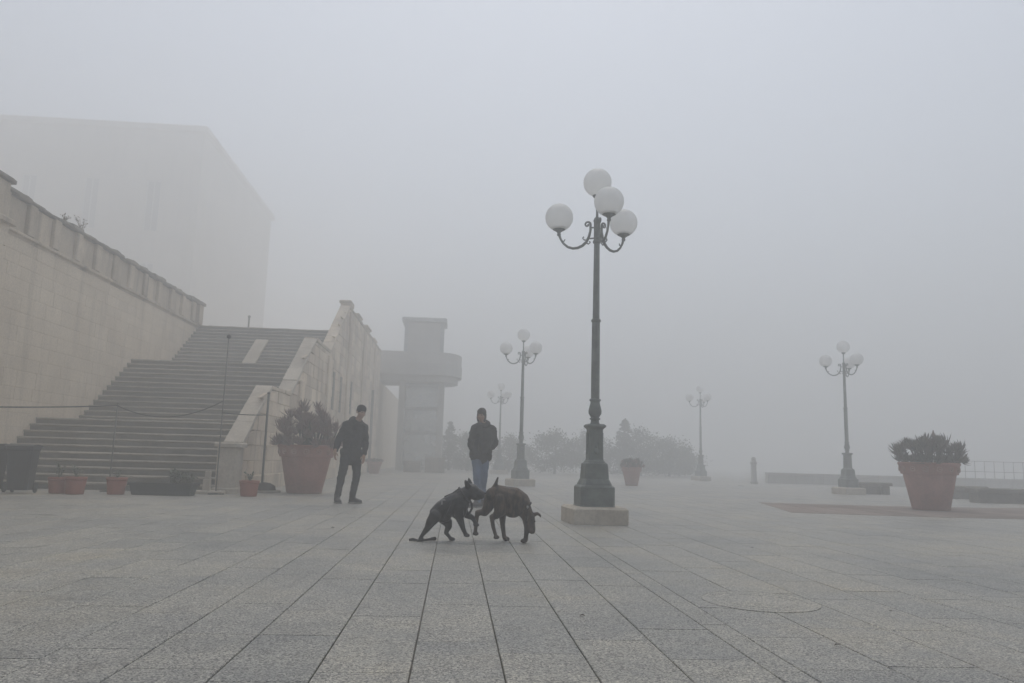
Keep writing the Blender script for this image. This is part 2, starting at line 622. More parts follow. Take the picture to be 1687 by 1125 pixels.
def slab_mesh(w, l, mb=None, ox=0.0, oy=0.0, oz=0.0, rnd=None):
    t = 0.0035
    x0, x1, y0, y1 = ox + JOINT / 2, ox + w - JOINT / 2, oy + 0.002, oy + l - 0.002
    vs = [(x0, y0, oz - 0.02), (x1, y0, oz - 0.02), (x1, y1, oz - 0.02), (x0, y1, oz - 0.02),
          (x0, y0, oz - t), (x1, y0, oz - t), (x1, y1, oz - t), (x0, y1, oz - t),
          (x0 + t, y0 + t * 0.6, oz), (x1 - t, y0 + t * 0.6, oz), (x1 - t, y1 - t * 0.6, oz), (x0 + t, y1 - t * 0.6, oz)]
    fs = [(8, 9, 10, 11)]
    for k in (0, 4):
        for i in range(4):
            j = (i + 1) % 4
            fs.append((k + i, k + j, k + 4 + j, k + 4 + i))
    (mb or MB()).add(vs, fs, rnd)
    if mb is None:
        m2 = MB(); m2.add(vs, fs); return m2


slab_list = []
cover_c = Vector((2.02, 5.05))
rs = random.Random(3)
for (x0, x1) in strips:
    y = 1.0 + rs.uniform(0, 0.8)
    while y < 33:
        l = rs.choice(LENS)
        slab_list.append((x0, x1 - x0, y, l))
        y += l
# biggest in the picture first: those near the camera inside the field of view


def in_view(s):
    cx, cyy = s[0] + s[1] / 2, s[2] + s[3] / 2
    return cyy > 2.9 and -0.66 * cyy - 0.3 < cx < 0.80 * cyy + 0.3


near = sorted([s for s in slab_list if in_view(s)], key=lambda s: (s[0] ** 2 + s[2] ** 2))[:300]
near_set = set(near)
slab_cache = {}
for s in near:
    key = (round(s[1], 3), s[3])
    if key not in slab_cache:
        me = slab_mesh(s[1], s[3]).mesh('paving_slab')
        me.materials.append(M['granite'])
        slab_cache[key] = me
    o = put('paving_slab', slab_cache[key], None, ground)
    o.location = (s[0], s[2], rs.uniform(-0.0014, 0.0008))
far = MB()
for s in slab_list:
    if s not in near_set:
        slab_mesh(s[1], s[3], far, s[0], s[2], rs.uniform(-0.0014, 0.0008), rs.random())
tag(far.build('paving_field', 'granite', ground), kind='stuff')

# reddish paving band curving past the right-hand planter
rb = MB()
arc_c, n = Vector((10.2, 30.5)), 0
for k in range(20):
    a0 = R(-103 + k * 2.3); a1 = R(-103 + (k + 1) * 2.3 - 0.06)
    r0, r1 = 12.3 + 0.0, 16.2
    for j in range(5):
        q0 = r0 + (r1 - r0) * j / 5 + 0.01; q1 = r0 + (r1 - r0) * (j + 1) / 5 - 0.01
        pts = [arc_c + Vector((math.cos(a), math.sin(a))) * q for a, q in ((a0, q0), (a0, q1), (a1, q1), (a1, q0))]
        rb.poly_prism([(p.x, p.y) for p in pts], 'z', -0.018, 0.004, rs.random())
red_band = put('red_paving_band', fix_normals(rb.mesh('red_paving_band')), 'red_paving')
tag(red_band, kind='structure')

# round cover let into the paving
cov = thing('manhole_cover', 'round shallow ridged cover set into the grey paving in front', 'manhole cover', (cover_c.x, cover_c.y, 0.0))
c = MB()
c.lathe([(0.0, -0.01), (0.37, -0.01), (0.37, 0.0018), (0.0, 0.0018)], 48)
c.build('cover_plate', 'granite', cov)
for rr in (0.372, 0.30, 0.235):
    c = MB()
    pts = [(rr * math.cos(a), rr * math.sin(a), 0.0016) for a in [2 * math.pi * k / 48 for k in range(49)]]
    c.tube(pts, 0.0014, 6)
    c.build('ring', 'granite', cov, True)

# ------------------------------------------------------------------ haze (even air, round everything)
hz = MB()
hz.box(-1000, 1000, -400, 1600, -1.2, 35.5)
haze = hz.build('haze', None)
hm = bpy.data.materials.new('haze_air')
hm.use_nodes = True
hn = hm.node_tree
hn.nodes.clear()
ho = hn.nodes.new('ShaderNodeOutputMaterial')
hv = hn.nodes.new('ShaderNodeVolumePrincipled')
hv.inputs['Color'].default_value = (0.966, 0.978, 0.98, 1)
hv.inputs['Density'].default_value = HAZE_DENSITY
hv.inputs['Anisotropy'].default_value = 0.5
hn.links.new(hv.outputs[0], ho.inputs['Volume'])
haze.data.materials.append(hm)
tag(haze, kind='stuff')

# ------------------------------------------------------------------ upper terrace
XW, XS = -9.9, -4.92          # retaining wall face, inner edge of the stair parapet
ZT = 5.58                      # terrace level
te = MB()
te.box(-110, XW - 0.35, 6, 118, -0.01, ZT - 0.01)
te.box(XW - 0.345, XS + 0.02, 29.75, 118, -0.01, ZT - 0.012)
terrace = te.build('upper_terrace', 'limestone')
tag(terrace, kind='structure')

# ------------------------------------------------------------------ ashlar helper


def ashlar(mb, u0, u1, z0, z1, plane, course=(0.28, 0.40), length=(0.45, 0.95), top=None, depth=0.10, seed=1, proud=0.012, gap=0.006, bv=0.012):
    """blocks laid on the plane x = plane, facing +X; u runs along y; top(u) clips the upper edge"""
    r = random.Random(seed)
    z = z0
    while z < z1 - 0.05:
        h = min(r.uniform(*course), z1 - z)
        if z1 - (z + h) < 0.12:
            h = z1 - z
        u = u0 - r.uniform(0, 0.4)
        while u < u1:
            l = r.uniform(*length)
            a, b = max(u, u0), min(u + l, u1)
            u += l
            if b - a < 0.05:
                continue
            d = r.uniform(-proud, proud)
            ta = tb = z + h - gap
            if top:
                ta, tb = min(ta, top(a)), min(tb, top(b))
                if ta <= z + 0.02 and tb <= z + 0.02:
                    continue
                ta, tb = max(ta, z + 0.005), max(tb, z + 0.005)
            a += gap / 2; b -= gap / 2
            xf, xb = plane + d, plane - depth
            tilt = r.uniform(-0.5, 0.5) * proud
            vs = [(xb, a, z), (xb, b, z), (xb, b, tb), (xb, a, ta),
                  (xf - bv, a, z), (xf - bv, b, z), (xf - bv, b, tb), (xf - bv, a, ta),
                  (xf + tilt, a + bv, z + bv), (xf - tilt, b - bv, z + bv), (xf - tilt, b - bv, max(tb - bv, z + bv + .002)), (xf + tilt, a + bv, max(ta - bv, z + bv + .002))]
            fs = [(8, 9, 10, 11)]
            for k in (0, 4):
                for i in range(4):
                    j = (i + 1) % 4
                    fs.append((k + i, k + j, k + 4 + j, k + 4 + i))
            mb.add(vs, fs, r.random())
        z += h


# ------------------------------------------------------------------ retaining wall on the left
rw = thing('retaining_wall', 'tall pale limestone retaining wall with parapet rising left of the steps', 'wall', (XW, 8, 0))


def rwl(mb):                    # world coordinates into the wall's own
    mb.v = [(p[0] - XW, p[1] - 8, p[2]) for p in mb.v]
    return mb


core = MB(); core.box(XW - 0.36, XW - 0.09, 8, 29.5, -0.01, ZT - 0.05)
rwl(core).build('wall_core', 'limestone', rw)
af = MB(); ashlar(af, 8, 29.5, -0.01, ZT - 0.14, XW, seed=4, proud=0.003, gap=0.002, bv=0.003)
tag(rwl(af).build('ashlar_face', 'limestone', rw), kind='stuff')
# string course at terrace level, in lengths
y = 8.0
while y < 29.4:
    l = min(random.uniform(0.9, 1.5), 29.45 - y)
    m = MB()
    j = random.uniform(-0.008, 0.008)
    m.poly_prism([(XW - 0.30, ZT - 0.135), (XW - 0.02, ZT - 0.135), (XW - 0.015 + j, ZT - 0.075), (XW + 0.055 + j, ZT - 0.055), (XW + 0.06 + j, ZT - 0.012), (XW + 0.02, ZT + 0.02), (XW - 0.30, ZT + 0.02)], 'y', y + 0.004, y + l - 0.004)
    o = rwl(m); put('string_course', fix_normals(o.mesh('string_course')), 'parapet_stone', rw)
    y += l
    if 29.45 - y < 0.3:
        break
# parapet: piers, sunk panels, coping stones
PP = 1.10
ys = [17.55 - 1.10 * k for k in range(8, 0, -1)] + [17.55 + PP * k for k in range(11)]
ph = 0.74
for i, yy in enumerate(ys):
    w = 0.28 + random.uniform(-0.03, 0.05)
    m = MB(); m.chbox(XW - 0.22, XW + 0.06 + random.uniform(-.01, .015), yy, yy + w, ZT + 0.024, ZT + ph, 0.02)
    rwl(m).build('pier', 'parapet_stone', rw)
    y1 = ys[i + 1] if i + 1 < len(ys) else 29.15
    m = MB(); m.chbox(XW - 0.18, XW - 0.02 + random.uniform(-.012, .01), yy + w + 0.006, y1 - 0.006, ZT + 0.024, ZT + ph - 0.005, 0.015)
    rwl(m).build('panel', 'parapet_stone', rw)
m = MB(); m.chbox(XW - 0.26, XW + 0.10, 29.16, 29.6, ZT + 0.024, ZT + ph + 0.02, 0.02)
rwl(m).build('pier', 'parapet_stone', rw)
m = MB(); m.chbox(XW - 0.32, XW + 0.16, 29.10, 29.68, ZT + ph + 0.024, ZT + ph + 0.14, 0.03)
rwl(m).build('coping', 'coping', rw)
y = 8.7
while y < 29.0:
    l = min(random.uniform(0.5, 1.15), 29.09 - y)
    if 29.09 - (y + l) < 0.25:
        l = 29.09 - y
    hh = 0.12 + random.uniform(-0.03, 0.05)
    ov = random.uniform(0.06, 0.13)
    n = max(2, int(l / 0.16))
    m = MB(); vs = []; fs = []
    for k in range(n + 1):
        q = y + 0.006 + (l - 0.012) * k / n
        dz = 0.05 * noise.noise(Vector((q * 1.7, 3.1, 0))) + 0.025 * noise.noise(Vector((q * 6, 9.1, 0)))
        dx = 0.025 * noise.noise(Vector((q * 3.1, 5.1, 0)))
        vs += [(XW - 0.28, q, ZT + ph + 0.002), (XW + ov * 0.7 + dx, q, ZT + ph + 0.002), (XW + ov + dx, q, ZT + ph + 0.04),
               (XW + ov * 0.75 + dx, q, ZT + ph + hh * 0.85 + dz), (XW - 0.08, q, ZT + ph + hh + dz + 0.015), (XW - 0.28, q, ZT + ph + hh * .8 + dz)]
    for k in range(n):
        for i in range(6):
            j = (i + 1) % 6
            fs.append((k * 6 + i, k * 6 + j, k * 6 + 6 + j, k * 6 + 6 + i))
    fs += [(5, 4, 3, 2, 1, 0), tuple(n * 6 + i for i in range(6))]
    m.add(vs, fs)
    rwl(m); put('coping', fix_normals(m.mesh('coping')), 'coping', rw)
    y += l
# projecting pilaster of quoins near the picture's edge
z = -0.01
qi = 0
while z < ZT - 0.3:
    h = 0.46
    e = 0.10 if qi % 2 else 0.0
    m = MB(); m.chbox(XW - 0.05, XW + 0.24, 14.6 - e, 16.40 + e, z, z + h - 0.003, 0.006)
    rwl(m).build('quoin', 'limestone', rw)
    z += h; qi += 1
m = MB(); m.chbox(XW - 0.04, XW + 0.34, 14.4, 16.62, z, ZT + 0.05, 0.03)
rwl(m).build('pilaster_cap', 'parapet_stone', rw)
m = MB(); m.chbox(XW - 0.20, XW + 0.22, 14.6, 16.45, ZT + 0.055, ZT + 0.84, 0.03)
rwl(m).build('pilaster_block', 'parapet_stone', rw)
m = MB(); m.chbox(XW - 0.26, XW + 0.28, 14.5, 16.55, ZT + 0.845, ZT + 0.95, 0.04)
rwl(m).build('coping', 'coping', rw)

# ------------------------------------------------------------------ staircase
RISE, RUN = 0.155, 0.235
st = thing('stone_staircase', 'broad worn stone staircase in three flights climbing to the upper terrace', 'staircase', (-7.4, 16.82, 0))
SX0, SX1 = XW - 0.02, XS + 0.01


def step_mesh(y0, z0, depth, seed):
    r = random.Random(seed)
    n = 44
    vs, fs = [], []
    for k in range(n + 1):
        xx = SX0 + (SX1 - SX0) * k / n
        q = Vector((xx * 1.9, seed * 3.7, 0))
        wx = 0.014 * noise.noise(q) + 0.011 * noise.noise(q * 4)
        wz = 0.010 * noise.noise(q * 1.3 + Vector((0, 0, 5))) + 0.008 * noise.noise(q * 5)
        prof = [(y0 + 0.024, z0 - 0.004), (y0 + 0.022, z0 + RISE - 0.052), (y0 - 0.004 + wx, z0 + RISE - 0.040 + wz), (y0 - 0.012 + wx, z0 + RISE - 0.022 + wz),
                (y0 + 0.004 + wx, z0 + RISE - 0.003 + wz), (y0 + 0.05, z0 + RISE + wz * 0.4), (y0 + depth, z0 + RISE), (y0 + depth, z0 - 0.004)]
        vs += [(xx + 7.4, p[0] - 16.82, p[1]) for p in prof]
    for k in range(n):
        for i in range(8):
            j = (i + 1) % 8
            fs.append((k * 8 + i, k * 8 + j, k * 8 + 8 + j, k * 8 + 8 + i))
    fs += [tuple(range(7, -1, -1)), tuple(n * 8 + i for i in range(8))]
    m = MB(); m.add(vs, fs)
    me = fix_normals(m.mesh('step'))
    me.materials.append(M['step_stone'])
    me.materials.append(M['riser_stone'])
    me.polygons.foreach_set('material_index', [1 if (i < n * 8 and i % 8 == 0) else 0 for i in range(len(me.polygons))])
    return me


flights = [(16.82, 10, 0.0), (20.99, 13, 1.55), (26.62, 13, 1.55 + 13 * RISE)]
sid = 0
for fi, (y0, cnt, z0) in enumerate(flights):
    for k in range(cnt):
        last = k == cnt - 1
        if last:
            nxt = flights[fi + 1][0] if fi < 2 else 29.74
            depth = nxt - (y0 + k * RUN) + 0.06
        else:
            depth = RUN + 0.08
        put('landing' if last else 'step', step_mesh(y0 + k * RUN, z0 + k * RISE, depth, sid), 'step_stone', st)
        sid += 1
m = MB()       # mass under the steps
for (y0, cnt, z0), ynext in zip(flights, (20.99, 26.62, 29.7)):
    if z0 > 0:
        m.box(SX0 + 7.4, SX1 + 7.4, y0 - 16.82 + 0.1, 29.7 - 16.82, (z0 - 1.9 if z0 > 2 else 0.01), z0 - 0.006)
    m.poly_prism([(y0 + 0.06 - 16.82, z0 - 0.006), (y0 + (cnt - 1) * RUN + 0.06 - 16.82, z0 + (cnt - 1) * RISE - 0.02), (ynext - 16.82, z0 + (cnt - 1) * RISE - 0.02), (ynext - 16.82, z0 - 0.006)], 'x', SX0 + 7.41, SX1 + 7.39)
put('stair_core', fix_normals(m.mesh('stair_core')), 'step_stone', st)

# pale slab lying as a ramp on the third flight
ramp_o = MB()
ramp_o.poly_prism([(0, 0.0), (1.75, 1.16), (1.75, 1.24), (0, 0.08)], 'x', 0.0, 0.44)
ramp_o = put('stone_ramp', fix_normals(ramp_o.mesh('stone_ramp')), 'pale_slab', None, (-7.42, 26.56, 3.72))
tag(ramp_o, 'pale narrow stone slab laid as a ramp on the upper steps', 'ramp')

# ------------------------------------------------------------------ flank wall of the staircase
XF = -4.60
PROF = [(17.05, 0.98), (19.35, 2.43), (21.5, 2.43), (24.75, 4.46), (27.6, 4.46), (31.7, 6.92), (45.5, 6.92)]


def prof(u):
    if u <= PROF[0][0]:
        return PROF[0][1]
    for (a, za), (b, zb) in zip(PROF, PROF[1:]):
        if u <= b:
            return za + (zb - za) * (u - a) / (b - a)
    return PROF[-1][1]


fw = thing('stair_flank_wall', 'stained ochre stone wall flanking the right side of the staircase', 'wall', (XF, 17, 0))


def fwl(mb):
    mb.v = [(p[0] - XF, p[1] - 17, p[2]) for p in mb.v]
    return mb


m = MB()
m.poly_prism([(17.06, -0.01)] + [(u, z - 0.05) for u, z in PROF[:-1]] + [(45.45, 6.87), (45.45, -0.01)], 'x', XS + 0.015, XF - 0.05)
fwl(m); put('wall_core', fix_normals(m.mesh('wall_core')), 'flank_stone', fw)
m = MB(); ashlar(m, 17.05, 45.5, -0.01, 6.92, XF, (0.3, 0.42), (0.5, 1.0), prof, 0.08, 9, 0.012, 0.007)
tag(fwl(m).build('ashlar_face', 'flank_stone', fw), kind='stuff')
# coping stones along the stepped line of the parapet
for (a, za), (b, zb) in zip(PROF, PROF[1:]):
    L = math.hypot(b - a, zb - za)
    n = max(1, round(L / 0.85))
    for k in range(n):
        t0, t1 = k / n + 0.004 / L, (k + 1) / n - 0.004 / L
        p0 = (a + (b - a) * t0, za + (zb - za) * t0); p1 = (a + (b - a) * t1, za + (zb - za) * t1)
        nx, nz = -(zb - za) / L, (b - a) / L
        th = 0.10 + random.uniform(-0.015, 0.02)
        ov = random.uniform(0.02, 0.05)
        q = [(p0[0] + nx * .003, p0[1] + nz * .003), (p1[0] + nx * .003, p1[1] + nz * .003), (p1[0] + nx * th, p1[1] + nz * th), (p0[0] + nx * th, p0[1] + nz * th)]
        m = MB(); m.poly_prism(q, 'x', XS - 0.05, XF + ov)
        fwl(m); o = put('coping', fix_normals(m.mesh('coping')), 'plinth_stone' if zb > za and a < 26 else 'parapet_stone', fw)
        bv = o.modifiers.new('edge', 'BEVEL'); bv.width = 0.012; bv.segments = 2
# piers on the upper level with projecting caps
for k, (yy, wd, ph_) in enumerate(((31.75, 0.75, 0.10), (34.2, 1.2, 0.02), (37.4, 1.5, 0.05), (41.3, 1.2, 0.02))):
    hh = 7.045 + ph_
    m = MB(); m.chbox(XS - 0.06, XF + 0.08, yy, yy + wd, 7.035, hh, 0.012)
    fwl(m).build('pier', 'flank_stone', fw)
    m = MB(); m.chbox(XS - 0.12, XF + 0.07 + 0.03 * (k % 3), yy - 0.08, yy + wd + 0.08, hh + 0.003, hh + 0.10, 0.03)
    fwl(m).build('pier_cap', 'parapet_stone', fw)
# shallow buttress strips down the face
for yy in (22.6, 27.2, 31.9, 36.9, 41.9):
    zt = prof(yy) - 0.12
    m = MB(); m.chbox(XF - 0.02, XF + 0.09, yy, yy + 0.5, -0.01, zt, 0.03)
    fwl(m).build('buttress', 'flank_stone', fw)
# tall narrow openings, their inner shade put into dark panels on the face
for yy, z0, z1 in ((28.6, 2.5, 3.9), (30.4, 2.5, 3.9), (33.4, 2.6, 4.0)):
    m = MB(); m.box(XF - 0.02, XF + 0.022, yy, yy + 0.36, z0, z1)
    fwl(m).build('slit_shade_panel', 'coping', fw)
# base course
m = MB(); m.chbox(XF - 0.02, XF + 0.07, 17.55, 45.4, -0.01, 0.36, 0.03)
fwl(m).build('base_course', 'parapet_stone', fw)
# end pedestal at the foot of the stairs
m = MB(); m.chbox(XS - 0.05, XF + 0.06, 16.62, 17.04, 0.12, 0.96, 0.015)
fwl(m).build('pedestal', 'plinth_stone', fw)
m = MB(); m.chbox(XS - 0.10, XF + 0.11, 16.55, 17.08, -0.01, 0.117, 0.02)
fwl(m).build('pedestal_base', 'plinth_stone', fw)
m = MB(); m.chbox(XS - 0.11, XF + 0.12, 16.55, 17.12, 0.963, 1.06, 0.03)
fwl(m).build('pedestal_cap', 'plinth_stone', fw)
# drainpipe
m = MB(); m.tube([(XF + 0.14, 41.0, 0), (XF + 0.14, 41.0, 4.3)], 0.07, 10)
tag(fwl(m).build('drainpipe', 'post', fw, True))

# ------------------------------------------------------------------ big building lost in the fog above the wall
bd = thing('terrace_building', 'large flat-roofed building fading into fog above the retaining wall', 'building', (-49.6, 72, ZT - 0.01))
bd.scale = (1.24, 1.24, 1.26)
BX0, BX1, BZ = -30.0, 19.6, 20.3            # local
m = MB(); m.box(BX0, BX1, 0.32, 22, 0, BZ)
m.build('wall_core', 'facade', bd)
# facade skin with window openings
cols = [-25.2 + 4.6 * k for k in range(10)]
rows = [(1.2, 4.6), (6.6, 10.0), (12.4, 16.4)]
m = MB()
zc = 0.0
for (z0, z1) in rows + [(BZ, BZ)]:
    m.box(BX0, BX1, 0.0, 0.315, zc, z0 - 0.002)
    if z0 < BZ:
        xc = BX0
        for cx in cols:
            m.box(xc, cx - 0.55, 0.0, 0.315, z0, z1)
            xc = cx + 0.55
        m.box(xc, BX1, 0.0, 0.315, z0, z1)
    zc = z1 + 0.002
m.build('facade', 'facade', bd)
for (z0, z1) in rows:
    for cx in cols[4:]:
        m = MB(); m.box(cx - 0.53, cx + 0.53, 0.20, 0.25, z0 + 0.02, z1 - 0.02)
        win = m.build('window', 'dark_glass', bd)
        f = MB()
        f.box(cx - 0.545, cx - 0.47, 0.12, 0.195, z0 + 0.01, z1 - 0.01); f.box(cx + 0.47, cx + 0.545, 0.12, 0.195, z0 + 0.01, z1 - 0.01)
        f.box(cx - 0.465, cx + 0.465, 0.12, 0.195, z1 - 0.09, z1 - 0.01); f.box(cx - 0.035, cx + 0.035, 0.12, 0.195, z0 + 0.01, z1 - 0.095)
        f.build('window_frame', 'lift_frame', win)
        s = MB(); s.chbox(cx - 0.75, cx + 0.75, -0.18, 0.0, z0 - 0.16, z0 - 0.01, 0.02)
        s.build('sill', 'facade', win)
m = MB(); m.chbox(BX0, BX1 + 0.35, -0.35, 22.3, BZ + 0.003, BZ + 0.5, 0.1)
m.build('cornice', 'facade', bd)
m = MB(); m.box(-12, -7, 6, 12, BZ + 0.5, BZ + 1.9)
m.build('roof_hut', 'facade', bd)

# ------------------------------------------------------------------ lift tower with its footbridge
lt = thing('lift_tower', 'glazed lift tower with footbridge and rounded deck beyond the staircase', 'lift tower', (-2.26, 50, 0))
lt.scale = (1.2, 1.2, 1.2)
for px in (-1.02, 1.02):
    for py in (-0.9, 0.9):
        m = MB(); m.chbox(px - 0.16, px + 0.16, py - 0.16, py + 0.16, 0, 4.62, 0.03)
        m.build('column', 'concrete', lt)
for z0, z1 in ((0.25, 1.9), (2.06, 3.2), (3.36, 4.45)):
    for py in (-0.9, 0.9):
        m = MB(); m.box(-0.85, 0.85, py - 0.012, py + 0.012, z0, z1)
        m.build('glass_panel', 'lift_glass', lt)
    for px in (-1.02, 1.02):
        m = MB(); m.box(px - 0.012, px + 0.012, -0.73, 0.73, z0, z1)
        m.build('glass_panel', 'lift_glass', lt)
for z0 in (0.06, 1.91, 3.21, 4.46):
    for py in (-0.9, 0.9):
        m = MB(); m.box(-0.855, 0.855, py - 0.05, py + 0.05, z0, z0 + 0.14)
        m.build('crossbar', 'lift_frame', lt)
deck = []
for k in range(13):
    a = R(-90 + 15 * k)
    deck.append((0.95 + 1.15 * math.cos(a), 1.9 * math.sin(a)))
deck = [(-2.68, -1.9)] + deck + [(-2.68, 1.9)]
m = MB(); m.poly_prism(deck, 'z', 4.95, 5.56)
put('deck', fix_normals(m.mesh('deck')), 'concrete', lt)
m = MB(); m.poly_prism([(x_ * 0.93 - 0.05, y_ * 0.8) for x_, y_ in deck], 'z', 4.63, 4.947)
put('deck_beam', fix_normals(m.mesh('deck_beam')), 'concrete', lt)
m = MB(); m.poly_prism([(x_ * 0.985, y_ * 0.97) for x_, y_ in deck], 'z', 5.563, 6.15)
put('deck_parapet', fix_normals(m.mesh('deck_parapet')), 'concrete', lt)
for px in (-0.95, 0.95):
    for py in (-0.85, 0.85):
        m = MB(); m.box(px - 0.09, px + 0.09, py - 0.09, py + 0.09, 6.153, 7.9)
        m.build('cabin_post', 'lift_frame', lt)
for py in (-0.85, 0.85):
    m = MB(); m.box(-0.855, 0.855, py - 0.03, py + 0.03, 6.16, 7.88)
    m.build('cabin_wall', 'concrete', lt)
for px in (-0.95, 0.95):
    m = MB(); m.box(px - 0.03, px + 0.03, -0.755, 0.755, 6.16, 7.88)
    m.build('cabin_wall', 'concrete', lt)
m = MB(); m.chbox(-1.2, 1.2, -1.1, 1.1, 7.903, 8.12, 0.05)
m.build('cabin_roof', 'lift_frame', lt)


def planter_box(loc, w, h, label):
    t = thing('planter_box', label, 'planter', loc)
    m = MB(); m.chbox(-w / 2, w / 2, -0.35, 0.35, 0, h, 0.03); m.build('box', 'coping', t)
    m = MB(); m.chbox(-w / 2 - .04, w / 2 + .04, -0.39, 0.39, h + .003, h + 0.08, 0.02); m.build('rim', 'coping', t)


planter_box((-2.4, 44.6, 0), 0.95, 0.55, 'low grey planter box in fog before the lift tower, nearer the steps')
planter_box((-1.1, 44.3, 0), 1.1, 0.78, 'taller grey planter box in fog before the lift tower, farther from the steps')

# ------------------------------------------------------------------ street lamps
LAMPS = []


def make_lamp():
    t = thing('street_lamp', 'x', 'street lamp', (0, 0, 0), 0, 'globe street lamps on the plaza')
    m = MB(); m.chbox(-0.405, 0.405, -0.405, 0.405, 0, 0.235, 0.03); m.build('stone_plinth', 'plinth_stone', t)
    m = MB()
    m.lathe([(0.258, 0.238), (0.258, 0.245), (0.251, 0.255), (0.251, 0.505), (0.24, 0.52), (0.218, 0.535)], square=True)
    m.build('base_block', 'iron', t)
    m = MB()
    m.lathe([(0.216, 0.537), (0.208, 0.56), (0.19, 0.60), (0.178, 0.625), (0.178, 0.635), (0.168, 0.80), (0.162, 0.84), (0.13, 0.865), (0.122, 0.88)], square=True)
    m.build('base_step', 'iron', t)
    m = MB()
    m.lathe([(0.118, 0.882), (0.108, 0.91), (0.102, 1.33), (0.108, 1.345), (0.14, 1.375), (0.14, 1.395), (0.115, 1.415)], square=True)
    shaft = m.build('panel_shaft', 'iron', t)
    for a in range(4):          # raised frame and leaf boss on each face
        m = MB()
        yf = -0.107
        m.box(-0.06, -0.048, yf - 0.008, yf + 0.01, 0.95, 1.29); m.box(0.048, 0.06, yf - 0.008, yf + 0.01, 0.95, 1.29)
        m.box(-0.0475, 0.0475, yf - 0.008, yf + 0.01, 1.278, 1.29); m.box(-0.0475, 0.0475, yf - 0.008, yf + 0.01, 0.95, 0.962)
        m.ell((0, yf, 1.02), (0.03, 0.02, 0.045), 8, 6); m.ell((0, yf, 1.09), (0.018, 0.016, 0.035), 8, 6)
        o = m.build('panel_frame', 'iron', shaft); o.rotation_euler.z = a * math.pi / 2
    m = MB()
    m.lathe([(0.075, 1.417), (0.062, 1.44), (0.06, 1.475), (0.078, 1.487), (0.078, 1.50), (0.058, 1.512), (0.07, 1.53), (0.094, 1.57), (0.097, 1.61),
             (0.086, 1.66), (0.070, 1.72), (0.068, 1.745), (0.084, 1.762), (0.084, 1.778), (0.066, 1.79)], 24)
    m.build('baluster', 'iron', t, True)
    m = MB()
    m.lathe([(0.064, 1.792), (0.060, 2.9), (0.058, 2.935)], 20, flute=0.07)
    m.build('lower_pole', 'iron', t)
    m = MB()
    m.lathe([(0.058, 2.937), (0.072, 2.95), (0.072, 2.975), (0.055, 2.99)], 20)
    m.build('collar', 'iron', t, True)
    m = MB()
    m.lathe([(0.052, 2.992), (0.043, 4.16)], 20, flute=0.07)
    m.build('upper_pole', 'iron', t)
    m = MB()
    m.lathe([(0.05, 4.162), (0.062, 4.175), (0.062, 4.20), (0.048, 4.215), (0.05, 4.50), (0.058, 4.52), (0.045, 4.56), (0.02, 4.585), (0.018, 4.86), (0.03, 4.875), (0.07, 4.91), (0.075, 4.925)], 20)
    m.build('crown_sleeve', 'iron', t, True)
    m = MB(); m.ell((0, 0, 5.135), 0.218, 32, 20); m.build('globe', 'globe', t, True)
    RA, ZC = 0.606, 4.14
    for k in range(3):
        a = 2 * math.pi * k / 3
        ca, sa = math.cos(a), math.sin(a)

        def P(r, z):
            return (r * ca, r * sa, z)
        m = MB()
        path = [P(0.098, 4.40), P(0.108, 4.35), P(0.125, 4.28), P(0.165, 4.20), P(0.225, 4.145), P(0.30, 4.115), P(0.38, 4.112), P(0.46, 4.14), P(0.53, 4.20), P(0.575, 4.27), P(0.60, 4.34)]
        m.tube(path, [0.017, 0.019, 0.021, 0.022, 0.022, 0.021, 0.02, 0.019, 0.018, 0.018, 0.02], 10)
        arm = m.build('arm', 'iron', t, True)
        m = MB()
        sc = []
        for q in range(14):                                    # scroll by the pole
            w = R(180 - q * 29); rr = 0.050 * (1 - q / 18)
            sc.append(P(0.152 + rr * math.cos(w), 4.475 + rr * math.sin(w)))
        m.tube([P(0.118, 4.30), P(0.104, 4.38)] + sc, [0.018] * 4 + [0.016] * 4 + [0.014] * 7 + [0.018], 8)
        m.build('scroll', 'iron', arm, True)
        for cp, cr in (([P(0.15, 4.225), P(0.20, 4.235), P(0.225, 4.265), P(0.205, 4.285)], [0.011, 0.011, 0.010, 0.013]),
                       ([P(0.175, 4.185), P(0.13, 4.165), P(0.105, 4.185), P(0.115, 4.205)], [0.011, 0.010, 0.010, 0.012]),
                       ([P(0.55, 4.225), P(0.515, 4.245), P(0.505, 4.27)], [0.011, 0.010, 0.006])):
            m = MB(); m.tube(cp, cr, 8); m.build('curl', 'iron', arm, True)
        for cp in ([P(0.045, 4.42), P(0.10, 4.42)], [P(0.05, 4.25), P(0.14, 4.25)]):
            m = MB(); m.tube(cp, 0.0125, 8); m.build('bracket', 'iron', arm, True)
        m = MB()
        m.lathe([(0.024, 4.33), (0.032, 4.35), (0.024, 4.365), (0.03, 4.385), (0.055, 4.405), (0.098, 4.43), (0.104, 4.445), (0.104, 4.468), (0.09, 4.47)], 24, (RA * ca, RA * sa, 0))
        m.build('cup', 'iron', arm, True)
        m = MB(); m.ell((RA * ca, RA * sa, 4.625), 0.218, 32, 20)
        m.build('globe', 'globe', t, True)
    return t


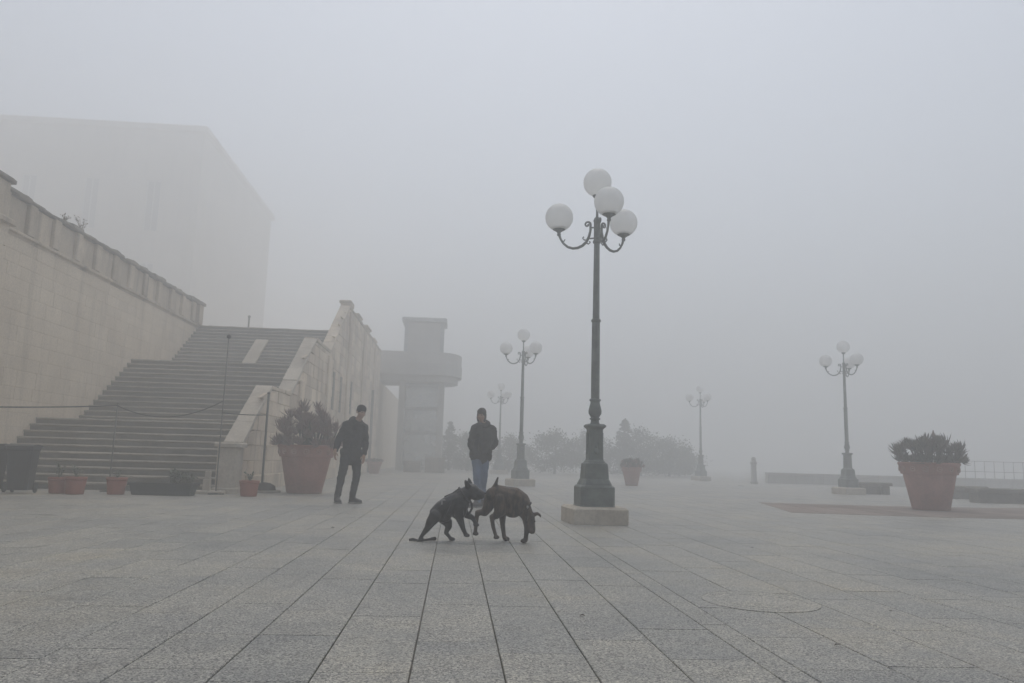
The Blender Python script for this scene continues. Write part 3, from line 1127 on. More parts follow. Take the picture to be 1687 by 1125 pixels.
lamp = make_lamp()
spots = [((2.04, 11.2), -84.0, 'tall green-grey iron lamp nearest the camera, four white globes, beside the dogs'),
         ((13.58, 25.9), 46.0, 'globe street lamp standing by the right-hand terracotta planter'),
         ((2.22, 26.0), 69.0, 'globe street lamp standing behind the man in blue jeans, nearer of the two there'),
         ((13.8, 42.6), 53.0, 'faint globe street lamp in fog between the shrubs and the planter lamp'),
         ((2.6, 45.3), 70.0, 'faintest small globe lamp in fog just left of the mid-distance lamp')]
for i, ((x_, y_), a, lab) in enumerate(spots):
    o = lamp if i == 0 else copy_tree(lamp)
    o.location = (x_, y_, 0)
    o.rotation_euler.z = R(a)
    for ch in o.children:            # plinths and square bases stay in line with the paving
        if ch.name.split('.')[0] in ('stone_plinth', 'base_block', 'base_step', 'panel_shaft'):
            ch.rotation_euler.z = R(-a + (4 if i == 0 else 8 * i))
    o['label'] = lab

# ------------------------------------------------------------------ big planters with aloes


def rosette_mesh(seed, n=16, L=0.24, upright=0.6):
    r = random.Random(seed)
    mb = MB()
    for k in range(n):
        a = k * 2.399 + r.uniform(-0.2, 0.2)
        inner = k / n
        el = R(20 + 62 * inner * upright + r.uniform(-10, 12))
        l = L * (1.0 - 0.35 * inner) * r.uniform(0.8, 1.15)
        w = 0.028 * r.uniform(0.8, 1.2)
        d = Vector((math.cos(a), math.sin(a), 0))
        s = Vector((-math.sin(a), math.cos(a), 0))
        p = Vector((0, 0, 0.04 * inner))
        vs, fs = [], []
        e = el
        for j in range(5):
            t = j / 4
            ww = w * (1 - t) ** 0.75 if j else w * 0.9
            up = (-d * math.sin(e) + Vector((0, 0, 1)) * math.cos(e))
            vs += [p - s * ww, p - up * ww * 0.55, p + s * ww, p + up * ww * 0.15]
            p = p + (d * math.cos(e) + Vector((0, 0, 1)) * math.sin(e)) * l / 4
            e += R(r.uniform(4, 17)) if inner < .6 else R(r.uniform(-4, 8))
        for j in range(4):
            for i in range(4):
                fs.append((j * 4 + i, j * 4 + (i + 1) % 4, j * 4 + 4 + (i + 1) % 4, j * 4 + 4 + i))
        mb.add(vs, fs)
    return fix_normals(mb.mesh('rosette', True))


ROS = {}
for nm in ('aloe', 'aloe_purple'):
    for s in range(5):
        me = rosette_mesh(40 + s, 15 + 2 * s, 0.22 + 0.02 * s, 0.75 + 0.1 * (s % 3))
        me.materials.append(M[nm])
        ROS[nm, s] = me


def big_pot(loc, label, seed, tall, rotz=0.0, count=46, mats=('aloe', 'aloe_purple')):
    r = random.Random(seed)
    t = thing('terracotta_planter', label, 'planter', loc, rotz, 'large terracotta planters with aloes')
    m = MB()
    m.lathe([(0.0, 0), (0.37, 0), (0.385, 0.015), (0.545, 0.80), (0.55, 0.815), (0.50, 0.815)], 44)
    m.build('pot', 'terracotta', t, True)
    m = MB()
    m.lathe([(0.548, 0.79), (0.582, 0.795), (0.59, 0.815), (0.625, 1.0), (0.64, 1.01), (0.642, 1.05), (0.625, 1.06), (0.575, 1.06), (0.56, 1.0), (0.50, 0.82)], 44)
    rim = m.build('rim', 'terracotta', t, True)
    for k in range(14):
        a = 2 * math.pi * k / 14
        m = MB()
        cx, cyy, zz = 0.610 * math.cos(a), 0.610 * math.sin(a), 0.91
        d = Vector((math.cos(a), math.sin(a), 0)); s = Vector((-math.sin(a), math.cos(a), 0))
        pts = [Vector((cx, cyy, zz)) + s * 0.052 * math.cos(w) + Vector((0, 0, 1)) * 0.052 * math.sin(w) for w in [2 * math.pi * q / 12 for q in range(13)]]
        m.tube(pts, 0.013, 6)
        m.ell((cx, cyy, zz), 0.020, 8, 6)
        m.build('rosette_ornament', 'terracotta_pale', rim, True)
    m = MB(); m.lathe([(0.0, 0.93), (0.575, 0.93), (0.575, 0.96), (0.0, 1.0)], 32)
    m.build('soil', 'soil', t)
    stems = MB()
    for k in range(count):
        a = r.uniform(0, 2 * math.pi)
        q = math.sqrt(r.random())
        px, py = 0.62 * q * math.cos(a), 0.62 * q * math.sin(a)
        h = tall(px, r) * (1 - 0.30 * q) * r.uniform(0.6, 1.0)
        top = Vector((px * 1.10, py * 1.10, 1.0 + h))
        base = Vector((px * 0.7, py * 0.7, 0.97))
        if k % 2 == 0:
            stems.tube([base, base.lerp(top, 0.5) + Vector((r.uniform(-.04, .04), r.uniform(-.04, .04), 0)), top], [0.022, 0.02, 0.018], 6)
        o = put('aloe_rosette', ROS[mats[1] if r.random() < 0.5 else mats[0], r.randrange(5)], None, t)
        o.location = top
        sc = r.uniform(0.75, 1.2)
        o.scale = (sc, sc, sc * r.uniform(0.9, 1.3))
        o.rotation_euler = (-py * 0.9 + r.uniform(-.2, .2), px * 0.9 + r.uniform(-.2, .2), r.uniform(0, 6.28))
    for k in range(30):          # rosettes hanging low over the rim
        a = r.uniform(0, 2 * math.pi)
        o = put('aloe_rosette', ROS[mats[k % 2], r.randrange(5)], None, t)
        q = r.uniform(0.52, 0.70)
        o.location = (q * math.cos(a), q * math.sin(a), r.uniform(1.02, 1.14))
        sc = r.uniform(0.8, 1.1)
        o.scale = (sc, sc, sc)
        tl = r.uniform(0.5, 1.0)
        o.rotation_euler = (-math.sin(a) * tl, math.cos(a) * tl, r.uniform(0, 6.28))
    stems.build('stems', 'bark', t, True)
    return t


def spike(t, x_, y_, z0, z1):
    m = MB(); m.tube([(x_, y_, z0), (x_ + .01, y_, z1 - 0.17)], 0.008, 6)
    m.lathe([(0.008, 0), (0.045, 0.02), (0.05, 0.05), (0.02, 0.13), (0.004, 0.19)], 10, (x_ + .01, y_, z1 - 0.18))
    m.build('flower_spike', 'aloe_purple', t, True)


potL = big_pot((-3.33, 17.72, 0), 'big terracotta planter with tall purplish aloes beside the staircase foot', 11,
               lambda px, r: r.choice((0.5, 0.75, 1.0)), 0.4, 70, ('aloe_purple', 'aloe_purple'))
spike(potL, 0.22, 0.1, 1.0, 1.95)
potR = big_pot((10.80, 16.94, 0), 'big terracotta planter with spreading aloes standing alone at right', 23,
               lambda px, r: 0.60 - 0.25 * abs(px - 0.05), 0.0, 56, ('aloe', 'aloe'))
spike(potR, 0.14, 0.0, 1.0, 1.80)
spike(potR, 0.62, -0.1, 1.0, 1.46)
for ch in list(potR.children):
    pass
big_pot((6.85, 29.6, 0), 'terracotta planter barely visible in fog behind the nearest lamp', 31, lambda px, r: 0.45, 1.0, 26).scale = (0.62, 0.62, 0.66)
big_pot((-3.9, 38.2, 0), 'terracotta planter in fog against the foot of the flank wall', 37, lambda px, r: 0.15, 2.0, 16).scale = (0.6, 0.6, 0.55)

# ------------------------------------------------------------------ small pots, trough, bins at the foot of the stairs


def sprig(mb, base, h, n, seed, spread=0.12):
    r = random.Random(seed)
    for k in range(n):
        a = r.uniform(0, 6.28)
        tip = Vector(base) + Vector((math.cos(a) * spread * r.random(), math.sin(a) * spread * r.random(), h * r.uniform(0.5, 1.0)))
        mb.tube([base, Vector(base).lerp(tip, 0.6) + Vector((0.01, 0, 0.02)), tip], [0.005, 0.004, 0.002], 4)
        for q in range(9):
            p = Vector(base).lerp(tip, r.uniform(0.25, 1.0))
            d = Vector((r.uniform(-1, 1), r.uniform(-1, 1), r.uniform(-.4, .8))).normalized()
            s = d.cross(Vector((0, 0, 1))).normalized()
            l = r.uniform(0.04, 0.08)
            mb.add([p, p + d * l * .5 + s * l * .25, p + d * l, p + d * l * .5 - s * l * .25], [(0, 1, 2, 3)])


def small_pot(loc, label, r0, h, plant, seed, square=False, mat='red_plastic'):
    t = thing('flower_pot', label, 'flower pot', loc, 0.0, 'small red pots at the foot of the steps')
    m = MB()
    m.lathe([(0.0, 0), (r0 * 0.78, 0), (r0 * 0.80, 0.01), (r0 * 0.96, h - 0.06), (r0 * 0.9, h - 0.055)], 28)
    m.build('pot', mat, t, True)
    m = MB()
    m.lathe([(r0 * 0.95, h - 0.065), (r0 * 1.0, h - 0.06), (r0 * 1.03, h), (r0 * 0.95, h), (r0 * 0.9, h - 0.05)], 28)
    m.build('rim', mat, t, True)
    m = MB(); m.lathe([(0, h - 0.05), (r0 * 0.92, h - 0.05), (r0 * 0.9, h - 0.03), (0, h - 0.02)], 20); m.build('soil', 'soil', t)
    if plant:
        m = MB(); sprig(m, (0, 0, h - 0.03), plant, 9, seed); m.build('plant', 'shrub', t)


small_pot((-7.46, 15.32, 0), 'small red pot with tall dry sprig, nearest the bins', 0.185, 0.30, 0.34, 1)
small_pot((-7.08, 15.17, 0), 'small red pot with low sprig, second from the bins', 0.19, 0.32, 0.26, 2)
small_pot((-6.45, 15.45, 0), 'small red pot with a tiny shoot standing alone before the steps', 0.185, 0.32, 0.14, 3)
small_pot((-4.06, 15.85, 0), 'small red pot beside the pedestal at the foot of the stairs', 0.19, 0.31, 0.22, 4)

tr = thing('trough_planter', 'long dark plastic trough planter with a sparse shrub before the steps', 'planter', (-5.6, 15.55, 0), 0.0)
m = MB()
m.poly_prism([(-0.54, 0), (0.54, 0), (0.60, 0.20), (0.60, 0.225), (-0.60, 0.225), (-0.60, 0.20)], 'y', -0.16, 0.16)
o = put('trough', fix_normals(m.mesh('trough')), 'trough', tr); bv = o.modifiers.new('edge', 'BEVEL'); bv.width = 0.012; bv.segments = 2
m = MB()
m.box(-0.62, 0.62, -0.185, -0.161, 0.185, 0.235); m.box(-0.62, 0.62, 0.161, 0.185, 0.185, 0.235)
m.box(-0.62, -0.601, -0.1605, 0.1605, 0.185, 0.235); m.box(0.601, 0.62, -0.1605, 0.1605, 0.185, 0.235)
m.build('rim', 'trough', tr)
m = MB(); m.box(-0.57, 0.57, -0.14, 0.14, 0.226, 0.232); m.build('soil', 'soil', tr)
m = MB()
for k in range(7):
    sprig(m, (0.12 + 0.06 * k, 0.02 * (k % 3), 0.22), 0.30 - 0.02 * k, 10, 50 + k, 0.14)
m.build('plant', 'shrub', tr)


def bin_(loc, rz, label):
    t = thing('wheelie_bin', label, 'bin', loc, rz, 'dark wheelie bins by the retaining wall')
    t.scale = (0.78, 0.75, 0.97)
    m = MB()
    vs = []
    for (z_, w, d0, d1) in ((0.06, 0.22, -0.20, 0.24), (0.12, 0.225, -0.21, 0.245), (0.80, 0.275, -0.29, 0.27), (0.82, 0.29, -0.305, 0.28), (0.86, 0.29, -0.305, 0.28)):
        c_ = 0.05
        vs += [(-w + c_, d0, z_), (w - c_, d0, z_), (w, d0 + c_, z_), (w, d1 - c_, z_), (w - c_, d1, z_), (-w + c_, d1, z_), (-w, d1 - c_, z_), (-w, d0 + c_, z_)]
    fs = [tuple(range(7, -1, -1)), tuple(range(32, 40))]
    for k in range(4):
        for i in range(8):
            fs.append((k * 8 + i, k * 8 + (i + 1) % 8, k * 8 + 8 + (i + 1) % 8, k * 8 + 8 + i))
    m.add(vs, fs)
    m.build('body', 'bin', t)
    m = MB()
    m.poly_prism([(-0.33, 0.862), (0.30, 0.862), (0.30, 0.89), (0.05, 0.925), (-0.25, 0.915), (-0.33, 0.89)], 'x', -0.305, 0.305)
    lid = put('lid', fix_normals(m.mesh('lid')), 'bin', t)
    m = MB(); m.tube([(-0.24, 0.30, 0.84), (-0.24, 0.36, 0.87), (0.24, 0.36, 0.87), (0.24, 0.30, 0.84)], 0.016, 8); m.build('handle', 'bin', t, True)
    for s in (-1, 1):
        m = MB()
        pts = [(0.0, 0), (0.10, 0), (0.10, 0.045), (0, 0.045)]
        m.lathe([(0.0, 0), (0.095, 0), (0.10, 0.008), (0.10, 0.037), (0.095, 0.045), (0, 0.045)], 20)
        me = m.mesh('wheel', True)
        w = put('wheel', me, 'trough', t, (s * 0.25 - 0.0225, 0.24, 0.10)); w.rotation_euler = (0, math.pi / 2, 0)


bin_((-8.04, 15.1, 0), R(6), 'dark grey wheelie bin with closed lid standing before the wide lower steps')
bin_((-8.64, 15.15, 0), R(-4), 'dark grey wheelie bin cut off by the picture edge')

bw = thing('dark_bowl', 'dark upturned bowl lying beside the big planter at the stairs', 'bowl', (-4.18, 17.55, 0))
m = MB(); m.lathe([(0.0, 0.0), (0.25, 0.0), (0.27, 0.03), (0.24, 0.14), (0.14, 0.20), (0, 0.22)], 24); m.build('shell', 'soil', bw, True)
m = MB(); m.lathe([(0.26, 0.0), (0.36, 0.0), (0.37, 0.02), (0.36, 0.045), (0.272, 0.05)], 24); m.build('rim', 'coping', bw, True)

# ------------------------------------------------------------------ rope barrier posts


def barrier_post(loc, h, label, rad=0.018, mat='post', knob=False, base=True):
    t = thing('barrier_post', label, 'post', loc, 0.0, 'thin metal posts in front of the steps')
    m = MB(); m.tube([(0, 0, 0.02), (0, 0, h)], rad, 10); m.build('pole', mat, t, True)
    m = MB(); m.lathe([(0, 0), (0.16, 0), (0.16, 0.02), (0.05, 0.045), (0.02, 0.06)], 20); m.build('foot', 'post_dark', t)
    m = MB()
    m.ell((0, 0, h), 0.045 if knob else rad * 1.4, 12, 8)
    m.build('knob', 'bird' if knob else mat, t, True)
    return t


barrier_post((-6.95, 16.3, 0), 1.78, 'thin metal post before the middle of the lower flight', 0.014)
barrier_post((-4.82, 16.25, 0), 3.25, 'tall thin grey pole with a small dark knob at the stair pedestal', 0.013, 'post', True)
barrier_post((-4.32, 17.95, 0), 2.22, 'dark metal post between the pedestal and the big planter', 0.026, 'post_dark')


def rope(p0, p1, sag, label, r=0.011):
    p0, p1 = Vector(p0), Vector(p1)
    pts = []
    for k in range(25):
        t = k / 24
        p = p0.lerp(p1, t)
        p.z -= sag * 4 * t * (1 - t)
        pts.append(p)
    m = MB(); m.tube(pts, r, 6)
    o = m.build('rope', 'rope', None, True)
    tag(o, label, 'rope', 'ropes strung between the posts')


rope((-9.88, 13.2, 1.50), (-6.95, 16.286, 1.74), 0.06, 'dark rope strung from the retaining wall to the first post', 0.014)
rope((-6.95, 16.286, 1.74), (-4.82, 16.237, 1.90), 0.28, 'sagging dark rope between the first post and the tall pole', 0.011)
rope((-4.82, 16.237, 1.66), (-4.32, 17.926, 1.72), 0.02, 'short taut rope between the tall pole and the dark post', 0.012)

wb = thing('white_stone_blocks', 'two small white marble offcuts standing on a slab at the pedestal', 'stone block', (-5.02, 16.32, 0))
m = MB(); m.chbox(-0.32, 0.34, -0.16, 0.16, 0, 0.07, 0.015); m.build('slab', 'plinth_stone', wb)
m = MB(); m.chbox(-0.08, 0.06, -0.06, 0.06, 0.073, 0.30, 0.01); m.build('block', 'plinth_stone', wb)
m = MB(); m.chbox(-0.055, 0.055, -0.05, 0.05, 0.303, 0.46, 0.01); m.build('block', 'plinth_stone', wb)

# thin post far up on the terrace above the stairs
pt = thing('terrace_post', 'small faint post standing at the head of the stairs', 'post', (-8.6, 31.5, ZT - 0.012))
m = MB(); m.tube([(0, 0, 0), (0, 0, 0.75)], 0.035, 8); m.build('shaft', 'post', pt, True)
m = MB(); m.ell((0, 0, 0.77), 0.06, 10, 7); m.build('head', 'post', pt, True)

# ------------------------------------------------------------------ low walls and benches on the right
lw = thing('low_wall', 'long low stone wall edging the plaza in fog at right', 'wall', (16.5, 40, 0))
for k in range(16):
    m = MB(); m.chbox(k * 1.5 + 0.005, k * 1.5 + 1.495, -0.2, 0.2, 0, 0.46, 0.02); m.build('wall_block', 'concrete', lw)
    m = MB(); m.chbox(k * 1.5 + 0.004, k * 1.5 + 1.496, -0.26, 0.26, 0.463, 0.56, 0.02); m.build('wall_coping', 'concrete', lw)


def bench(loc, w, rz, label):
    t = thing('stone_bench', label, 'bench', loc, rz, 'stone benches along the plaza edge')
    m = MB(); m.chbox(-w / 2, w / 2, -0.26, 0.26, 0.30, 0.42, 0.025); m.build('seat', 'coping', t)
    for s in (-1, 1):
        m = MB(); m.chbox(s * (w / 2 - 0.22) - 0.14, s * (w / 2 - 0.22) + 0.14, -0.2, 0.2, 0, 0.297, 0.02); m.build('leg', 'coping', t)
    m = MB(); m.chbox(-w / 2 + 0.37, w / 2 - 0.37, -0.12, 0.12, 0, 0.296, 0.02); m.build('apron', 'coping', t)


bench((16.0, 21.6, 0), 2.1, R(4), 'dark stone bench half cut off by the right picture edge')
bench((16.55, 24.2, 0), 1.5, R(6), 'stone bench just behind the right-hand planter')
bench((14.75, 26.6, 0), 1.4, R(3), 'stone bench behind the foot of the right lamp')
bo = thing('stone_bollard', 'faint stone bollard in fog left of the right lamp', 'bollard', (15.1, 38.2, 0))
m = MB(); m.lathe([(0.2, 0), (0.2, 0.1), (0.15, 0.13), (0.13, 0.95), (0.17, 1.0), (0.17, 1.05), (0.1, 1.15)], 16); m.build('shaft', 'concrete', bo, True)
m = MB(); m.ell((0, 0, 1.22), 0.12, 12, 8); m.build('ball', 'concrete', bo, True)
rl = thing('iron_railing', 'thin iron railing on the low wall at the far right', 'railing', (27.0, 40.0, 0.56))
for k in range(13):
    m = MB(); m.tube([(k * 0.55, 0, 0), (k * 0.55, 0, 0.92)], 0.014, 8); m.build('upright', 'post', rl, True)
for z_ in (0.35, 0.9):
    m = MB(); m.tube([(-0.1, 0, z_), (6.8, 0, z_)], 0.013, 8); m.build('rail', 'post', rl, True)

# ------------------------------------------------------------------ shrubs beyond the plaza


def shrub(loc, rx, h, label, seed, conical=False, n=2600, mat='shrub', leaf=(0.09, 0.20)):
    r = random.Random(seed)
    t = thing('conifer_tree' if conical else 'shrub', label, 'conifer' if conical else 'shrub', loc, r.uniform(0, 6))
    m = MB()
    m.tube([(0, 0, 0), (0.03, 0.02, h * 0.4), (0.0, 0.0, h * 0.8)], [0.09, 0.06, 0.02], 8)
    for k in range(7):
        a = r.uniform(0, 6.28); z0 = h * r.uniform(0.1, 0.5)
        m.tube([(0, 0, z0), (math.cos(a) * rx * .35, math.sin(a) * rx * .35, z0 + h * .15), (math.cos(a) * rx * .7, math.sin(a) * rx * .7, z0 + h * .22)], [0.04, 0.025, 0.01], 6)
    m.build('trunk', 'bark', t, True)
    m = MB()
    clumps = []
    for k in range(110 if conical else 80):
        if conical:
            z_ = h * (0.04 + 0.94 * r.random() ** 1.35)
            q = rx * (1 - z_ / h) ** 0.9 * math.sqrt(r.random())
        else:
            u = r.random()
            z_ = h * (0.10 + 0.84 * u)
            q = rx * math.sqrt(max(0.02, 1 - (1.9 * (u - 0.42)) ** 2)) * math.sqrt(r.uniform(.1, 1))
        a = r.uniform(0, 6.28)
        clumps.append((Vector((q * math.cos(a), q * math.sin(a), z_)), r.uniform(0.12, 0.30) * (0.75 * (1.15 - z_ / h) if conical else 1) * rx))
    for k in range(n):
        c_, cr = r.choice(clumps)
        p = c_ + Vector((r.gauss(0, 1), r.gauss(0, 1), r.gauss(0, 0.8))) * cr * 0.62
        if p.z < 0.05:
            p.z = 0.05 + r.random() * 0.2
        d = Vector((r.uniform(-1, 1), r.uniform(-1, 1), r.uniform(-.3, 1))).normalized()
        s = d.cross(Vector((r.uniform(-1, 1), r.uniform(-1, 1), 1))).normalized()
        l = r.uniform(*leaf)
        m.add([p, p + d * l * .5 + s * l * .28, p + d * l, p + d * l * .5 - s * l * .28], [(0, 1, 2, 3)])
    m.build('crown', mat, t)


SH = [((6.6, 50.8), 1.91, 2.69, 'rounded shrub in fog left of the nearest lamp', False),
      ((9.3, 52.7), 1.91, 2.94, 'rounded shrub in fog directly behind the nearest lamp', False),
      ((11.4, 51.4), 1.7, 3.75, 'pointed conifer rising in fog just right of the nearest lamp', True),
      ((12.7, 52.1), 1.91, 3.19, 'broad shrub at the foot of the taller conifer', False),
      ((15.0, 53.3), 1.91, 2.43, 'lower shrub in fog between the conifer and the faint lamp', False),
      ((16.5, 55.9), 1.78, 1.67, 'lowest shrub in fog near the base of the faint lamp', False),
      ((-0.4, 54.9), 1.21, 3.45, 'small conifer in fog between the lift tower and the standing man', True),
      ((0.9, 52.7), 1.78, 2.43, 'dark shrub in fog behind the man in blue jeans', False),
      ((3.8, 54.0), 1.78, 2.31, 'dark shrub in fog at the base of the mid-distance lamp', False)]
for i, ((x_, y_), rx, h, lab, con) in enumerate(SH):
    shrub((x_, y_, 0), rx, h, lab, 70 + i, con, 6500, 'conifer' if con else 'shrub')

# weeds growing on the parapet of the retaining wall


def weed(loc, h, label, seed):
    m = MB(); sprig(m, (0, 0, 0), h, 8, seed, h * 0.7)
    o = m.build('weed', 'dry', None, False, loc)
    tag(o, label, 'weed', 'weeds on the parapet')


weed((XW - 0.05, 20.1, ZT + ph + 0.10), 0.42, 'leafless sprig of weed sprouting on the parapet coping', 5)
weed((XW - 0.05, 19.2, ZT + ph + 0.10), 0.20, 'short tuft of weed on the parapet nearer the pilaster', 6)

# ------------------------------------------------------------------ litter on the paving


def leaf(loc, s, rz, label, seed):
    r = random.Random(seed)
    m = MB()
    vs, fs = [], []
    for k in range(5):
        t = k / 4
        w = s * 0.32 * math.sin(math.pi * min(0.98, 0.06 + 0.9 * t))
        z_ = s * 0.12 * math.sin(t * 3) * r.uniform(.6, 1.2)
        vs += [(t * s, -w, z_ + w * .4), (t * s, 0, z_), (t * s, w, z_ + w * .4)]
    for k in range(4):
        for i in range(2):
            fs.append((k * 3 + i, k * 3 + i + 1, k * 3 + 4 + i, k * 3 + 3 + i))
    m.add(vs, fs)
    o = m.build('fallen_leaf', 'bark', None, False, (loc[0], loc[1], 0.004), rz)
    tag(o, label, 'leaf', 'fallen leaves on the paving')


leaf((3.20, 8.22), 0.035, 0.4, 'dark leaf lying on the paving right of the nearest lamp', 1)
leaf((2.74, 4.75), 0.024, 1.9, 'tiny dark leaf on the paving right of the round cover', 2)
leaf((-1.44, 9.48), 0.05, 0.2, 'dark leaf on the paving left of the black dog', 3)
leaf((0.74, 4.49), 0.036, -0.5, 'narrow dark leaf on the paving in front of the dogs', 4)
leaf((1.91, 3.84), 0.03, 0.1, 'small dark leaf on the paving nearest the picture foot at right', 5)

# ------------------------------------------------------------------ people


def V(*a):
    return Vector(a)


def hand(mb, wrist, d, palm_n, size=1.0, curl=0.5, side=1):
    """palm, four fingers and a thumb; d points from wrist to fingers"""
    d = d.normalized()
    n = (palm_n - d * palm_n.dot(d)).normalized()
    s = d.cross(n) * side
    w = Vector(wrist)
    mb.cap(w, w + d * 0.03 * size, 0.026 * size, 0.030 * size)
    for o in (-0.024, 0.0, 0.024):
        mb.cap(w + d * 0.02 * size + s * o * 0.7 * size, w + d * 0.085 * size + s * o * size, 0.019 * size, 0.016 * size, 8)
    for k, (o, l) in enumerate(((-0.036, 0.060), (-0.013, 0.074), (0.011, 0.080), (0.034, 0.072))):
        p = w + d * 0.088 * size + s * o * size
        dd = d
        for j, f in enumerate((0.45, 0.32, 0.23)):
            a = curl * (0.5 + 0.35 * j)
            dd = (dd * math.cos(a) + n * math.sin(a)).normalized()
            q = p + dd * l * f * size
            mb.cap(p, q, (0.0098 - 0.001 * j) * size, (0.0092 - 0.001 * j) * size, 8)
            p = q
    p = w + d * 0.025 * size + s * 0.030 * size
    q = p + (d * 0.55 + s * 0.6 + n * 0.4).normalized() * 0.045 * size
    mb.cap(p, q, 0.015 * size, 0.012 * size, 8)
    mb.cap(q, q + (d * 0.9 + n * 0.45).normalized() * 0.034 * size, 0.0115 * size, 0.0095 * size, 8)


def head(mb, c, fwd, up, s=1.0):
    """skull, jaw, nose, brow, lips, ears; c is the head centre"""
    f = fwd.normalized()
    u = (up - f * up.dot(f)).normalized()
    r = f.cross(u)
    rot = Matrix((r, f, u)).transposed()

    def at(a, b, c_):
        return c + (r * a + f * b + u * c_) * s
    mb.ell(at(0, -0.012, 0.035), (0.076 * s, 0.094 * s, 0.085 * s), 16, 12, rot)
    mb.ell(at(0, 0.020, -0.030), (0.062 * s, 0.074 * s, 0.085 * s), 16, 12, rot)
    mb.ell(at(0, 0.055, -0.088), (0.032 * s, 0.030 * s, 0.026 * s), 12, 8, rot)
    mb.cap(at(0, 0.090, 0.012), at(0, 0.112, -0.028), 0.009 * s, 0.016 * s, 8)
    for k in (-1, 1):
        mb.ell(at(k * 0.030, 0.082, 0.020), (0.026 * s, 0.014 * s, 0.010 * s), 10, 6, rot)
        mb.ell(at(k * 0.040, 0.066, -0.025), (0.022 * s, 0.022 * s, 0.022 * s), 10, 6, rot)
        mb.ell(at(k * 0.077, -0.010, -0.008), (0.011 * s, 0.022 * s, 0.032 * s), 8, 6, rot)
        mb.ell(at(k * 0.013, 0.108, -0.030), (0.011 * s, 0.011 * s, 0.009 * s), 8, 6, rot)
    mb.ell(at(0, 0.088, -0.057), (0.024 * s, 0.013 * s, 0.007 * s), 10, 6, rot)
    mb.ell(at(0, 0.085, -0.069), (0.021 * s, 0.013 * s, 0.008 * s), 10, 6, rot)
    return at, rot


def eyes(parent, at, rot, s=1.0):
    for k in (-1, 1):
        m = MB(); m.ell(at(k * 0.030, 0.083, 0.002), (0.014 * s, 0.008 * s, 0.006 * s), 10, 6, rot)
        m.build('eye', 'eye', parent, True)
        m = MB(); m.cap(at(k * 0.014, 0.098, 0.022), at(k * 0.046, 0.084, 0.022), 0.005 * s, 0.004 * s, 6)
        m.build('eyebrow', 'hair', parent, True)


def shoe(parent, heel, toe, mat='shoe', w=0.056):
    """heel and toe are ground points under the foot"""
    heel, toe = Vector(heel), Vector(toe)
    d = (toe - heel); L = d.length; d.normalize()
    s = d.cross(V(0, 0, 1)).normalized()
    up = s.cross(d)
    m = MB()
    m.cap(heel + d * 0.045 + up * 0.05, heel + d * L * 0.55 + up * 0.045, w * 0.85, w * 0.9)
    m.cap(heel + d * L * 0.55 + up * 0.042, heel + d * (L - 0.045) + up * 0.036, w * 0.92, w * 0.72)
    m.cap(heel + d * 0.06 + up * 0.06, heel + d * 0.07 + up * 0.125, w * 0.95, w * 0.98)
    m.cap(heel + d * 0.09 + up * 0.10, heel + d * L * 0.5 + up * 0.06, w * 0.7, w * 0.7)
    o = fuse('shoe', m, 0.009, mat, parent, 3)
    vs = []
    outl = [(0.0, -0.55), (0.0, 0.55), (0.1, 0.85), (0.5, 0.85), (0.75, 1.0), (0.92, 0.75), (1.0, 0.25), (1.0, -0.25), (0.92, -0.75), (0.75, -1.0), (0.5, -0.85), (0.1, -0.85)]
    m = MB()
    lo = [heel + d * L * a + s * w * b for a, b in outl]
    hi = [p + up * 0.022 for p in lo]
    n = len(lo)
    m.add(lo + hi, [tuple(range(n - 1, -1, -1)), tuple(range(n, 2 * n))] + [(i, (i + 1) % n, n + (i + 1) % n, n + i) for i in range(n)])
    put('sole', fix_normals(m.mesh('sole')), 'sole', o)


